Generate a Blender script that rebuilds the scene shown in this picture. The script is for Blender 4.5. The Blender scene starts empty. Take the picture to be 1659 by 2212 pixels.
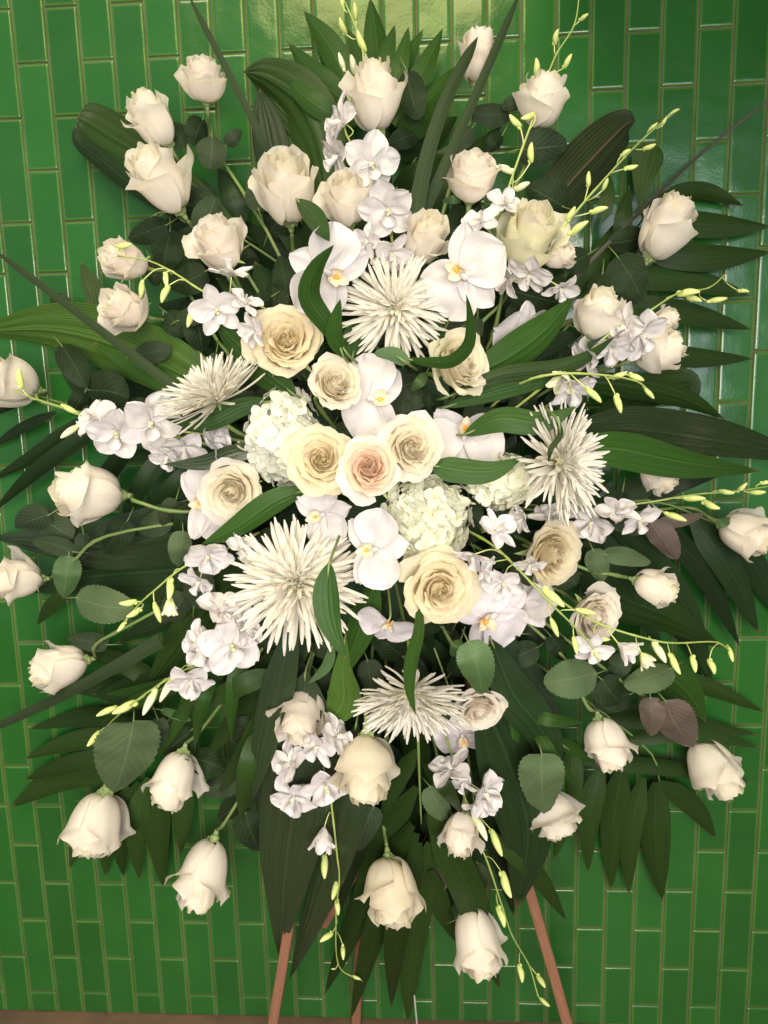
import bpy, math, random
from math import sin, cos, pi, radians, sqrt, exp
from mathutils import Vector, Matrix, noise
random.seed(7)
sc = bpy.context.scene
COL = sc.collection

# ---------------------------------------------------------------- camera
PITCH = 0.066                       # tile column pitch in metres
HC, DC = 1.514, 24.402 * PITCH      # camera height, distance from the wall
FOC = 1661.0                        # focal length in the units of the 1659 x 2212 plan grid
r_, p_, y_ = -0.02665, 0.17050, -0.06088
def M3(rows): return Matrix(rows)
_Ry = M3(((cos(y_), -sin(y_), 0), (sin(y_), cos(y_), 0), (0, 0, 1)))
_A = M3(((1, 0, 0), (0, 0, -1), (0, 1, 0)))
_Rp = M3(((1, 0, 0), (0, cos(p_), -sin(p_)), (0, sin(p_), cos(p_))))
_Rr = M3(((cos(r_), -sin(r_), 0), (sin(r_), cos(r_), 0), (0, 0, 1)))
RC = _Rr @ _Rp @ _A @ _Ry           # world -> camera (x right, y down, z forward)
CAM = Vector((0, -DC, HC))
cd = bpy.data.cameras.new("camera"); cam = bpy.data.objects.new("camera", cd); COL.objects.link(cam)
cx_, cy_, cz_ = Vector(RC[0]), -Vector(RC[1]), -Vector(RC[2])
rot = Matrix((cx_, cy_, cz_)).transposed()
cam.matrix_world = Matrix.Translation(CAM) @ rot.to_4x4()
cd.sensor_fit = 'HORIZONTAL'; cd.sensor_width = 36.0; cd.lens = 36.0 * FOC / 1659.0
cd.clip_start = 0.05; cd.clip_end = 100
sc.camera = cam

# ---------------------------------------------------------------- light
w = bpy.data.worlds.new("World"); sc.world = w; w.use_nodes = True
bg = w.node_tree.nodes['Background']; bg.inputs[0].default_value = (0.90, 0.95, 1.0, 1); bg.inputs[1].default_value = 0.36
def area(name, loc, target, sx, sy, power, col, shape='RECTANGLE', spread=180):
    l = bpy.data.lights.new(name, 'AREA'); l.shape = shape; l.size = sx
    if shape in ('RECTANGLE', 'ELLIPSE'): l.size_y = sy
    l.energy = power; l.color = col; l.spread = radians(spread)
    o = bpy.data.objects.new(name, l); COL.objects.link(o); o.location = loc
    o.rotation_euler = (Vector(target) - Vector(loc)).to_track_quat('-Z', 'Y').to_euler()
    return o
area("ceiling_lamp", (-0.35, -2.0, 3.95), (0.0, -0.25, 1.1), 1.5, 1.0, 66, (1.0, 0.85, 0.62))
area("yellow_reflection_light", (-0.25, -3.6, 4.02), (0.0, 0, 1.7), 1.55, 0.95, 34, (1.0, 0.85, 0.32), 'ELLIPSE')  # lamp added to make the yellow reflection on the top centre tiles
area("window_light", (1.45, -3.6, 1.75), (0.2, 0, 1.3), 0.62, 1.7, 17, (0.80, 0.93, 1.0))
area("front_room_light", (0.1, -3.6, 1.6), (-0.28, 0, 0.92), 1.9, 1.3, 42, (1.0, 0.91, 0.85), spread=92)
sc.view_settings.view_transform = 'Standard'; sc.view_settings.look = 'None'
sc.view_settings.exposure = 0.13; sc.view_settings.gamma = 1.0

# ---------------------------------------------------------------- helpers
def ray(fx, fy):
    d = Vector(((fx - 829.5) / FOC, (fy - 1106) / FOC, 1.0))
    return RC.transposed() @ d
def P(fx, fy, wd):                  # point in front of the wall (wd metres off it) seen at plan position fx, fy
    d = ray(fx, fy); t = (DC - wd) / d.y
    return CAM + d * t
def dome(fx, fy):
    r2 = ((fx - 820) / 860) ** 2 + ((fy - 1060) / 1080) ** 2
    return 0.10 + 0.33 * max(0.0, 1 - r2) ** 0.9
def Q(fx, fy, k=1.0, dz=0.0): return P(fx, fy, max(0.018, k * dome(fx, fy) + dz))
def mpp(p): return (RC @ (p - CAM)).z / FOC     # metres per plan unit
def fr(p):
    t = (CAM - p).normalized(); rt = cx_.cross(t).cross(t) * -1
    rt = (cx_ - t * cx_.dot(t)).normalized(); up = t.cross(rt).normalized()
    return rt, up, t
def adir(p, ang, tilt):
    rt, up, t = fr(p); a = radians(ang); b = radians(tilt)
    return ((rt * cos(a) + up * sin(a)) * cos(b) + t * sin(b)).normalized()
def basis(z, xh):
    z = z.normalized(); x = (xh - z * xh.dot(z))
    if x.length < 1e-4: x = Vector((1, 0, 0)) - z * z.x
    x.normalize(); y = z.cross(x)
    return Matrix((x, y, z)).transposed().to_4x4()
def tag(o, label=None, cat=None, group=None, kind=None):
    if label: o['label'] = label
    if cat: o['category'] = cat
    if group: o['group'] = group
    if kind: o['kind'] = kind
    return o
def empty(name, M, label, cat, group=None):
    o = bpy.data.objects.new(name, None); COL.objects.link(o); o.matrix_world = M
    o.empty_display_size = 0.02

    return tag(o, label, cat, group)
def mesh(name, vs, fs, mat, uvs=None, smooth=True):
    m = bpy.data.meshes.new(name); m.from_pydata([tuple(v) for v in vs], [], fs)
    if smooth: m.polygons.foreach_set('use_smooth', [True] * len(m.polygons))
    if mat: m.materials.append(mat)
    if uvs:
        l = m.uv_layers.new(name='UVMap'); vi = [0] * len(m.loops); m.loops.foreach_get('vertex_index', vi)
        l.data.foreach_set('uv', [c for i in vi for c in uvs[i]])
    m.update(); return m
def obj(name, m, parent=None, M=None):
    o = bpy.data.objects.new(name, m); COL.objects.link(o)
    if parent: o.parent = parent
    if M is not None: o.matrix_basis = M
    return o
def grid(f, nu, nv, inv=None):      # f(u in -1..1, v in 0..1) -> Vector
    vs, uv, fs = [], [], []
    for j in range(nv + 1):
        for i in range(nu + 1):
            u = -1 + 2 * i / nu; v = j / nv; p = f(u, v)
            vs.append(inv @ p if inv else p); uv.append((u * .5 + .5, v))
    for j in range(nv):
        for i in range(nu):
            a = j * (nu + 1) + i; fs.append((a, a + 1, a + nu + 2, a + nu + 1))
    return vs, fs, uv
def join(parts):
    V, F, U = [], [], []
    for vs, fs, uv in parts:
        b = len(V); V += vs; F += [tuple(b + i for i in f) for f in fs]; U += uv
    return V, F, U
def cr(pts, t):                     # Catmull-Rom through pts
    n = len(pts) - 1; s = min(t * n, n - 1e-6); i = int(s); f = s - i
    p1, p2 = pts[i], pts[i + 1]; p0 = pts[i - 1] if i else p1 * 2 - p2; p3 = pts[i + 2] if i + 2 <= n else p2 * 2 - p1
    return 0.5 * ((2 * p1) + (p2 - p0) * f + (2 * p0 - 5 * p1 + 4 * p2 - p3) * f * f + (3 * p1 - p0 - 3 * p2 + p3) * f ** 3)
def tube(pts, r0, r1, inv=None, n=10, sides=6, nodes=0):
    vs, fs, uv = [], [], []; ref = None
    for j in range(n + 1):
        t = j / n; c = cr(pts, t); d = (cr(pts, min(1, t + .02)) - cr(pts, max(0, t - .02))).normalized()
        if ref is None: ref = d.orthogonal().normalized()
        ref = (ref - d * ref.dot(d)).normalized(); b = d.cross(ref); r = r0 + (r1 - r0) * t
        if nodes and j % nodes == nodes - 1: r *= 1.3
        for k in range(sides):
            a = 2 * pi * k / sides; p = c + (ref * cos(a) + b * sin(a)) * r
            vs.append(inv @ p if inv else p); uv.append((k / sides, t))
    for j in range(n):
        for k in range(sides):
            a = j * sides + k; b2 = j * sides + (k + 1) % sides; fs.append((a, b2, b2 + sides, a + sides))
    fs.append(tuple(range(sides - 1, -1, -1))); fs.append(tuple(range(n * sides, (n + 1) * sides)))
    return vs, fs, uv
def sph(rx, ry, rz, c=Vector((0, 0, 0)), nu=10, nv=7, f=None):
    vs, fs, uv = [], [], []
    for j in range(nv + 1):
        a = pi * j / nv
        for i in range(nu):
            b = 2 * pi * i / nu; p = Vector((rx * sin(a) * cos(b), ry * sin(a) * sin(b), -rz * cos(a)))
            if f: p = f(p)
            vs.append(p + c); uv.append((i / nu, j / nv))
    for j in range(nv):
        for i in range(nu): fs.append((j * nu + i, j * nu + (i + 1) % nu, (j + 1) * nu + (i + 1) % nu, (j + 1) * nu + i))
    return vs, fs, uv
def ss(x): x = max(0.0, min(1.0, x)); return x * x * (3 - 2 * x)

# ---------------------------------------------------------------- materials
def mat(name, base, rough=.5, spec=.5, var=.12, scale=30, col2=None, transl=0, bump=0, bscale=60, coat=0,
        veins=None, vcol=None, uvgrad=None, stretch=None, objvar=0.0):
    m = bpy.data.materials.new(name); m.use_nodes = True; nt = m.node_tree; N = nt.nodes; L = nt.links
    bs = N['Principled BSDF']; bs.inputs['Roughness'].default_value = rough
    bs.inputs['Specular IOR Level'].default_value = spec; bs.inputs['Coat Weight'].default_value = coat
    bs.inputs['Coat Roughness'].default_value = .12
    def new(t, **k):
        n = N.new(t)
        for a, b in k.items(): setattr(n, a, b)
        return n
    def mix(fac, a, b, mode='MIX'):
        n = new('ShaderNodeMix', data_type='RGBA', blend_type=mode)
        for s, v in ((n.inputs[0], fac), (n.inputs[6], a), (n.inputs[7], b)):
            if hasattr(v, 'links'): L.new(v, s)
            elif isinstance(v, (int, float)): s.default_value = v
            else: s.default_value = (*v, 1)
        return n.outputs[2]
    def math_(op, a, b=0.0):
        n = new('ShaderNodeMath', operation=op)
        for s, v in ((n.inputs[0], a), (n.inputs[1], b)):
            if hasattr(v, 'links'): L.new(v, s)
            else: s.default_value = v
        return n.outputs[0]
    geo = new('ShaderNodeTexCoord')
    nz = new('ShaderNodeTexNoise'); nz.inputs['Scale'].default_value = scale; nz.inputs['Detail'].default_value = 4
    if stretch:
        mp = new('ShaderNodeMapping'); mp.inputs['Scale'].default_value = stretch; L.new(geo.outputs['UV'], mp.inputs[0]); L.new(mp.outputs[0], nz.inputs['Vector'])
    else: L.new(geo.outputs['Object'], nz.inputs['Vector'])
    c2 = col2 or tuple(c * (1 - var * 2.2) for c in base)
    rmp = new('ShaderNodeMapRange'); rmp.inputs[1].default_value = .35; rmp.inputs[2].default_value = .68; L.new(nz.outputs[0], rmp.inputs[0])
    col = mix(rmp.outputs[0], base, c2)
    sx = new('ShaderNodeSeparateXYZ'); L.new(geo.outputs['UV'], sx.inputs[0]); U, V = sx.outputs[0], sx.outputs[1]
    hgt = None
    if uvgrad:      # colour towards the petal base
        g = new('ShaderNodeMapRange', interpolation_type='SMOOTHSTEP'); g.inputs[1].default_value = uvgrad[1]; g.inputs[2].default_value = uvgrad[2]
        g.inputs[3].default_value = 1; g.inputs[4].default_value = 0
        L.new(V, g.inputs[0]); col = mix(math_('MULTIPLY', g.outputs[0], uvgrad[3]), col, uvgrad[0])
    if veins:
        au = math_('ABSOLUTE', math_('SUBTRACT', U, .5))
        mid = new('ShaderNodeMapRange'); mid.inputs[1].default_value = .035; mid.inputs[2].default_value = .0; L.new(au, mid.inputs[0])
        if veins[0] == 'par':
            s = math_('SINE', math_('MULTIPLY', U, veins[1]))
        else:
            q = math_('SUBTRACT', math_('MULTIPLY', V, veins[1]), math_('MULTIPLY', au, veins[1] * .9))
            s = math_('SINE', q)
        sl = new('ShaderNodeMapRange'); sl.inputs[1].default_value = .72 if veins[0] != 'par' else -.2; sl.inputs[2].default_value = 1
        L.new(s, sl.inputs[0])
        f = math_('MAXIMUM', math_('MULTIPLY', sl.outputs[0], veins[2]), math_('MULTIPLY', mid.outputs[0], veins[3]))
        col = mix(f, col, vcol); hgt = f
    if objvar:
        oi = new('ShaderNodeObjectInfo'); hv = new('ShaderNodeHueSaturation')
        mr = new('ShaderNodeMapRange'); mr.inputs[3].default_value = 1 - objvar; mr.inputs[4].default_value = 1 + objvar
        L.new(oi.outputs['Random'], mr.inputs[0]); L.new(mr.outputs[0], hv.inputs['Value']); L.new(col, hv.inputs['Color']); col = hv.outputs[0]
    if name.startswith('petal'):
        tp = new('ShaderNodeMapRange'); tp.inputs[1].default_value = .90; tp.inputs[2].default_value = 1.0; L.new(V, tp.inputs[0])
        n9 = new('ShaderNodeTexNoise'); n9.inputs['Scale'].default_value = 5; L.new(geo.outputs['Object'], n9.inputs['Vector'])
        m9 = new('ShaderNodeMapRange'); m9.inputs[1].default_value = .45; m9.inputs[2].default_value = .65; L.new(n9.outputs[0], m9.inputs[0])
        col = mix(math_('MULTIPLY', math_('MULTIPLY', tp.outputs[0], m9.outputs[0]), .65), col, (.70, .66, .34))
        wv = new('ShaderNodeTexNoise'); wv.inputs['Scale'].default_value = 1; wv.inputs['Detail'].default_value = 5
        mq = new('ShaderNodeMapping'); mq.inputs['Scale'].default_value = (60, 2.5, 1); L.new(geo.outputs['UV'], mq.inputs[0]); L.new(mq.outputs[0], wv.inputs['Vector'])
        w9 = new('ShaderNodeMapRange'); w9.inputs[1].default_value = .5; w9.inputs[2].default_value = .75; L.new(wv.outputs[0], w9.inputs[0])
        col = mix(math_('MULTIPLY', w9.outputs[0], .30), col, tuple(c * .88 for c in base))
    L.new(col, bs.inputs['Base Color'])
    if bump:
        bn = new('ShaderNodeTexNoise'); bn.inputs['Scale'].default_value = bscale; bn.inputs['Detail'].default_value = 3
        if stretch: L.new(mp.outputs[0], bn.inputs['Vector'])
        else: L.new(geo.outputs['Object'], bn.inputs['Vector'])
        h = bn.outputs[0]
        if hgt is not None: h = math_('ADD', math_('MULTIPLY', h, .5), math_('MULTIPLY', hgt, -1.0))
        bp = new('ShaderNodeBump'); bp.inputs['Strength'].default_value = bump; bp.inputs['Distance'].default_value = .002
        L.new(h, bp.inputs['Height']); L.new(bp.outputs[0], bs.inputs['Normal'])
    if transl:
        tr = new('ShaderNodeBsdfTranslucent'); L.new(col, tr.inputs[0]); ms = new('ShaderNodeMixShader'); ms.inputs[0].default_value = transl
        L.new(bs.outputs[0], ms.inputs[1]); L.new(tr.outputs[0], ms.inputs[2]); L.new(ms.outputs[0], N['Material Output'].inputs[0])
    return m
PW = dict(rough=.55, spec=.25, transl=.52, bump=.3, bscale=3, stretch=(18, 1.2, 1))
MT = {}
MT['white'] = mat('petal_white', (.93, .89, .81), col2=(.92, .87, .77), uvgrad=((.84, .84, .60), .0, .40, .5), scale=1.5, **PW)
MT['ivory'] = mat('petal_ivory', (.87, .82, .70), col2=(.86, .80, .64), uvgrad=((.89, .82, .62), .1, .9, .7), scale=1.5, **PW)
MT['greenish'] = mat('petal_greenish', (.88, .86, .70), col2=(.83, .83, .58), uvgrad=((.80, .82, .52), .0, .6, .7), scale=2, **PW)
MT['cream'] = mat('petal_cream', (.86, .80, .64), col2=(.85, .77, .56), uvgrad=((.88, .75, .46), .1, .95, .8), scale=1.5, **PW)
MT['peach'] = mat('petal_peach', (.86, .73, .60), col2=(.86, .69, .55), uvgrad=((.88, .62, .46), .1, .95, .9), scale=1.5, **PW)
MT['pink'] = mat('petal_blush', (.92, .87, .79), col2=(.91, .85, .76), uvgrad=((.82, .76, .52), .0, .5, .6), scale=1.5, **PW)
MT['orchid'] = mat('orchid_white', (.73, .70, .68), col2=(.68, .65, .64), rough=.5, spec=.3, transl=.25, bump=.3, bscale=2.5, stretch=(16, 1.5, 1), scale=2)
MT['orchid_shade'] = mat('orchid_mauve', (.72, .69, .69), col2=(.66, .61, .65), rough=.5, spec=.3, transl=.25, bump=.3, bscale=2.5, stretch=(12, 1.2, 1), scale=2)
MT['lip'] = mat('orchid_lip', (.88, .85, .80), col2=(.86, .74, .34), rough=.45, transl=.2, scale=60)
MT['orange'] = mat('orchid_callus', (.80, .26, .03), col2=(.80, .50, .06), rough=.45, scale=120)
MT['throat'] = mat('orchid_throat', (.62, .66, .30), col2=(.75, .76, .50), rough=.5, transl=.2, scale=60)
MT['bud'] = mat('bud_green', (.62, .70, .22), col2=(.72, .76, .34), rough=.5, spec=.3, transl=.12, uvgrad=((.45, .60, .14), .0, .8, .8), scale=30)
MT['budpale'] = mat('bud_pale', (.80, .80, .50), col2=(.84, .82, .62), rough=.5, spec=.3, transl=.2, uvgrad=((.62, .72, .28), .0, .7, .8), scale=30)
MT['spray_stem'] = mat('spray_stem_green', (.30, .42, .10), col2=(.36, .40, .12), rough=.5, scale=80)
MT['stem'] = mat('rose_stem_green', (.13, .22, .055), col2=(.17, .20, .07), rough=.5, scale=60)
MT['sepal'] = mat('sepal_green', (.20, .30, .10), col2=(.30, .36, .16), rough=.6, scale=60)
MT['mum'] = mat('mum_white', (.80, .78, .72), col2=(.78, .75, .64), rough=.6, spec=.2, transl=.42, uvgrad=((.82, .82, .50), .0, .35, .7), scale=3)
MT['mumc'] = mat('mum_center', (.76, .78, .42), col2=(.80, .79, .60), rough=.6, transl=.2, scale=40)
MT['hyd'] = mat('hydrangea_white', (.74, .75, .68), col2=(.70, .72, .58), rough=.6, spec=.2, transl=.25, uvgrad=((.62, .67, .42), .0, .5, .7), scale=2, objvar=.06)
MT['hydg'] = mat('hydrangea_cream', (.75, .75, .63), col2=(.70, .72, .52), rough=.6, spec=.2, transl=.25, uvgrad=((.62, .67, .36), .0, .5, .7), scale=2, objvar=.06)
LV = dict(bump=.3, bscale=6, stretch=(14, 1, 1), scale=2.5)
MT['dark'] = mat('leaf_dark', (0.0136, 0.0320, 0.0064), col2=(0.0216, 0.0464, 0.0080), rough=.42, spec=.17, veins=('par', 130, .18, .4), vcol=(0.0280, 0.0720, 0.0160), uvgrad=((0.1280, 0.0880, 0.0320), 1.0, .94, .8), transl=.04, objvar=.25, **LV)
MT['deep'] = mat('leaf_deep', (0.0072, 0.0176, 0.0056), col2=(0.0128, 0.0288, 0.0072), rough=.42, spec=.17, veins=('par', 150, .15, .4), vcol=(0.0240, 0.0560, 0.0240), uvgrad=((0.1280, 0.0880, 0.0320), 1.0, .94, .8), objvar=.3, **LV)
MT['mid'] = mat('leaf_mid', (0.0152, 0.0464, 0.0064), col2=(0.0240, 0.0640, 0.0080), rough=.42, spec=.17, veins=('par', 140, .22, .5), vcol=(0.0600, 0.1440, 0.0280), transl=.06, uvgrad=((0.1280, 0.0880, 0.0320), 1.0, .94, .8), objvar=.15, **LV)
MT['bright'] = mat('leaf_bright', (0.0320, 0.0840, 0.0080), col2=(0.0480, 0.1120, 0.0112), rough=.42, spec=.4, veins=('par', 160, .5, .7), vcol=(0.1040, 0.2000, 0.0320), transl=.1, **LV)
MT['gloss'] = mat('leaf_glossy', (0.0112, 0.0272, 0.0096), col2=(0.0176, 0.0360, 0.0112), rough=.22, spec=.6, veins=('par', 170, .35, .5), vcol=(0.0480, 0.0640, 0.0320), **LV)
MT['brownrib'] = mat('leaf_brown_rib', (0.0096, 0.0208, 0.0064), col2=(0.0144, 0.0288, 0.0080), rough=.5, spec=.15, veins=('par', 90, .2, .9), vcol=(0.0960, 0.0680, 0.0400), **LV)
MT['roseleaf'] = mat('rose_leaf_light', (0.0680, 0.1080, 0.0480), col2=(0.0880, 0.1320, 0.0576), rough=.65, spec=.15, veins=('lat', 48, .45, .8), vcol=(0.1200, 0.1680, 0.0800), transl=.08, bump=.6, bscale=30, scale=12)
MT['roseleafg'] = mat('rose_leaf_fresh', (0.0440, 0.0960, 0.0280), col2=(0.0640, 0.1200, 0.0400), rough=.55, spec=.35, veins=('lat', 48, .4, .8), vcol=(0.1120, 0.2000, 0.0720), transl=.08, bump=.6, bscale=30, scale=12)
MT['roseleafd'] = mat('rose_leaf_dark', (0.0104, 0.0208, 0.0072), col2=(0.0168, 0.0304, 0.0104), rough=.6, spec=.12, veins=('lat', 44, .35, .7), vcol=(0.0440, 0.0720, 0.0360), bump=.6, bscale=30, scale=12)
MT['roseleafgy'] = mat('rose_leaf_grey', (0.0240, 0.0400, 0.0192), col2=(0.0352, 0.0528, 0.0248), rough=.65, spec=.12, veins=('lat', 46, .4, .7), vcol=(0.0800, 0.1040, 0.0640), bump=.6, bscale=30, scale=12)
MT['roseleafb'] = mat('rose_leaf_brown', (0.1040, 0.0760, 0.0624), col2=(0.0800, 0.0720, 0.0480), rough=.6, spec=.3, veins=('lat', 48, .45, .8), vcol=(0.1600, 0.1160, 0.0960), bump=.6, bscale=30, scale=12)
MT['blade'] = mat('blade_green', (0.0192, 0.0352, 0.0144), col2=(0.0288, 0.0480, 0.0192), rough=.6, spec=.12, veins=('par', 60, .4, .6), vcol=(0.0400, 0.0560, 0.0240), **LV)
MT['twig'] = mat('blade_brown', (.035, .035, .022), rough=.6)
MT['wood'] = mat('easel_wood', (.26, .125, .07), col2=(.14, .065, .04), rough=.55, spec=.3, bump=.5, bscale=6, stretch=(9, .6, 1), scale=3)
MT['foam'] = mat('wet_foam', (.03, .07, .03), rough=.9, bump=.8)
MT['wire'] = mat('wire_grey', (.45, .42, .36), rough=.5)

def tile_mat():
    m = bpy.data.materials.new('glazed_green_tile'); m.use_nodes = True; nt = m.node_tree; N = nt.nodes; L = nt.links
    bs = N['Principled BSDF']; bs.inputs['Roughness'].default_value = .17; bs.inputs['Specular IOR Level'].default_value = .5
    oi = N.new('ShaderNodeObjectInfo'); tc = N.new('ShaderNodeTexCoord'); gm = N.new('ShaderNodeNewGeometry')
    n1 = N.new('ShaderNodeTexNoise'); n1.inputs['Scale'].default_value = 9; n1.inputs['Detail'].default_value = 3; L.new(gm.outputs['Position'], n1.inputs[0])
    cr_ = N.new('ShaderNodeMix'); cr_.data_type = 'RGBA'; cr_.inputs[6].default_value = (.011, .080, .013, 1); cr_.inputs[7].default_value = (.021, .106, .018, 1)
    L.new(n1.outputs[0], cr_.inputs[0])
    hv = N.new('ShaderNodeHueSaturation'); mr = N.new('ShaderNodeMapRange'); mr.inputs[3].default_value = .86; mr.inputs[4].default_value = 1.12
    L.new(oi.outputs['Random'], mr.inputs[0]); L.new(mr.outputs[0], hv.inputs['Value']); L.new(cr_.outputs[2], hv.inputs['Color'])
    # thin glaze: the body shows paler along the edges (UV runs 0..1 over the face)
    sx = N.new('ShaderNodeSeparateXYZ'); L.new(tc.outputs['UV'], sx.inputs[0])
    def mth(op, a, b=0.0):
        n = N.new('ShaderNodeMath'); n.operation = op
        for s, v in ((n.inputs[0], a), (n.inputs[1], b)):
            if hasattr(v, 'links'): L.new(v, s)
            else: s.default_value = v
        return n.outputs[0]
    ex = mth('ABSOLUTE', mth('SUBTRACT', sx.outputs[0], .5)); ey = mth('ABSOLUTE', mth('SUBTRACT', sx.outputs[1], .5))
    ex = mth('MULTIPLY', mth('SUBTRACT', .5, ex), PITCH); ey = mth('MULTIPLY', mth('SUBTRACT', .5, ey), PITCH * 3)
    e = mth('MINIMUM', ex, ey)
    em = N.new('ShaderNodeMapRange'); em.interpolation_type = 'SMOOTHSTEP'; em.inputs[1].default_value = .0015; em.inputs[2].default_value = .0065; em.inputs[3].default_value = .75; em.inputs[4].default_value = 0
    L.new(e, em.inputs[0])
    mx = N.new('ShaderNodeMix'); mx.data_type = 'RGBA'; mx.inputs[7].default_value = (.075, .17, .03, 1); L.new(em.outputs[0], mx.inputs[0]); L.new(hv.outputs[0], mx.inputs[6])
    L.new(mx.outputs[2], bs.inputs['Base Color'])
    n2 = N.new('ShaderNodeTexNoise'); n2.inputs['Scale'].default_value = 7; n2.inputs['Detail'].default_value = 2; L.new(gm.outputs['Position'], n2.inputs[0])
    n3 = N.new('ShaderNodeTexNoise'); n3.inputs['Scale'].default_value = 160; n3.inputs['Detail'].default_value = 2; L.new(gm.outputs['Position'], n3.inputs[0])
    ad = mth('ADD', n2.outputs[0], mth('MULTIPLY', n3.outputs[0], .03))
    bp = N.new('ShaderNodeBump'); bp.inputs['Strength'].default_value = .5; bp.inputs['Distance'].default_value = .009; L.new(ad, bp.inputs['Height']); L.new(bp.outputs[0], bs.inputs['Normal'])
    return m
TILE = tile_mat()
GROUT = mat('grout', (.060, .062, .032), col2=(.12, .13, .07), rough=.9, scale=9, bump=.5, bscale=300)
FLOOR = mat('floor_brown', (.17, .105, .06), col2=(.11, .07, .045), rough=.6, scale=9, bump=.4, bscale=40)

# ---------------------------------------------------------------- wall and floor
X0, Z0, RAT = 12.166, 11.1104, 3.0193
def colx(i): return (i - X0) * PITCH
def rowz(v): return HC + (Z0 - v * RAT) * PITCH
wall = empty('tiled_wall', Matrix.Translation((0, 0, 0)), 'green glazed wall tiled in upright staggered rectangles behind the flowers', 'wall')
def boxm(x0, x1, y0, y1, z0, z1, m, uvf=False):
    vs = [(x, y, z) for x in (x0, x1) for y in (y0, y1) for z in (z0, z1)]
    fs = [(0, 1, 3, 2), (4, 6, 7, 5), (0, 4, 5, 1), (2, 3, 7, 6), (0, 2, 6, 4), (1, 5, 7, 3)]
    return mesh('box', vs, fs, m, smooth=False)
obj('grout', boxm(-3.0, 3.0, 0.0, .12, -.02, 3.0, GROUT), wall)
def tile_data(cx, cz, wd, hh, rnd=0):
    # pillowed face, rounded arris
    xs = [0, .0006, .0018, .004, .0075, wd / 2, wd - .0075, wd - .004, wd - .0018, wd - .0006, wd]; zs = [0, .0006, .0018, .004, .0075, hh / 2, hh - .0075, hh - .004, hh - .0018, hh - .0006, hh]
    def dep(t, L):
        d = min(t, L - t); return 0 if d >= .004 else (1 - sqrt(max(0, 1 - (1 - d / .004) ** 2)))
    vs, uv, fs = [], [], []
    for z in zs:
        for x in xs:
            e = max(dep(x, wd), dep(z, hh)); vs.append((cx - wd / 2 + x, -.0042 + .0036 * e, cz - hh / 2 + z)); uv.append((x / wd, z / hh))
    n = len(xs)
    for j in range(n - 1):
        for i in range(n - 1): a = j * n + i; fs.append((a, a + 1, a + n + 1, a + n))
    return vs, fs, uv
GAP = .0028; TH = RAT * PITCH
full = mesh('tile', *(lambda t: (t[0], t[1], TILE, t[2]))(tile_data(0, 0, PITCH - GAP, TH - GAP)))
zfloor = 0.0
near, rest = [], []
for i in range(-32, 56):
    off = 0 if i % 2 else .5
    for j in range(-8, 13):
        zt, zb = rowz(j + off), rowz(j + off + 1)
        if zb > 2.98 or zt < .01: continue
        x = colx(i + .5)
        if abs(x) > 2.95: continue
        c = Vector((x, 0, (zt + zb) / 2)); q = RC @ (c - CAM); fx, fy = 829.5 + FOC * q.x / q.z, 1106 + FOC * q.y / q.z
        cut = zb < zfloor
        if -35 < fx < 1694 and -115 < fy < 2290: near.append((abs(fx - 829) * .0 - fy * .1 + (300 if 500 < fx < 1150 and 500 < fy < 1700 else 0), x, zt, zb, cut))
        else: rest.append((x, zt, zb))
near.sort(key=lambda a: a[0])
rnd = random.Random(3)
for k, (_, x, zt, zb, cut) in enumerate(near):
    if k >= 300: rest.append((x, zt, zb)); continue
    if cut:
        d = tile_data(0, 0, PITCH - GAP, zt - GAP / 2 - .002); m = mesh('tile', d[0], d[1], TILE, d[2]); zc = (zt - GAP / 2 + .002) / 2
    else: m = full; zc = (zt + zb) / 2
    o = obj('tile', m, wall, Matrix.Translation((x, rnd.uniform(-.0004, .0003), zc)) @ Matrix.Rotation(rnd.uniform(-.009, .009), 4, 'Z') @ Matrix.Rotation(rnd.uniform(-.004, .004), 4, 'X'))
o = obj('tile', mesh('tile_rest', *(lambda t: (t[0], t[1], TILE, t[2]))(join([tile_data(x, (zt + max(zb, 0)) / 2, PITCH - GAP, zt - max(zb, 0) - GAP) for x, zt, zb in rest]))), wall); o['kind'] = 'stuff'
fl = obj('floor', boxm(-3, 3, -5, 0.0, -.1, 0.0, FLOOR)); tag(fl, 'brown floor along the foot of the green tiled wall', 'floor', kind='structure')

blocker = obj('light_blocker', boxm(.22, 1.9, -1.0, -.004, 2.33, 2.9, mat('blocker_brown', (.05, .035, .02), rough=.8))); tag(blocker, 'unseen dark brown box added to shade the upper right corner of the tiled wall', 'light_blocker', kind='structure')  # unseen box added above the view to darken the wall's upper right corner
# ---------------------------------------------------------------- easel
def bar(p0, p1, wd, th, m, parent, name):
    d = (p1 - p0); L = d.length; B = basis(d, Vector((1, 0, 0))); n = 10; vs, uv, fs = [], [], []
    rg = random.Random(name)
    for j in range(n + 1):
        jx = rg.uniform(-.0006, .0006)
        for (a, b) in ((-1, -.8), (-.8, -1), (.8, -1), (1, -.8), (1, .8), (.8, 1), (-.8, 1), (-1, .8)):
            vs.append(p0 + B.to_3x3() @ Vector((a * wd / 2 + jx, b * th / 2, L * j / n))); uv.append((a * .5 + .5, j / n * L * 6))
    for j in range(n):
        for k in range(8): fs.append((j * 8 + k, j * 8 + (k + 1) % 8, (j + 1) * 8 + (k + 1) % 8, (j + 1) * 8 + k))
    fs += [tuple(range(7, -1, -1)), tuple(range(n * 8, n * 8 + 8))]
    return obj(name, mesh(name, vs, fs, m, uv, smooth=False), parent)
easel = empty('easel', Matrix.Translation((0, 0, 0)), 'reddish brown wooden easel whose three legs show under the flowers', 'easel')
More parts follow.
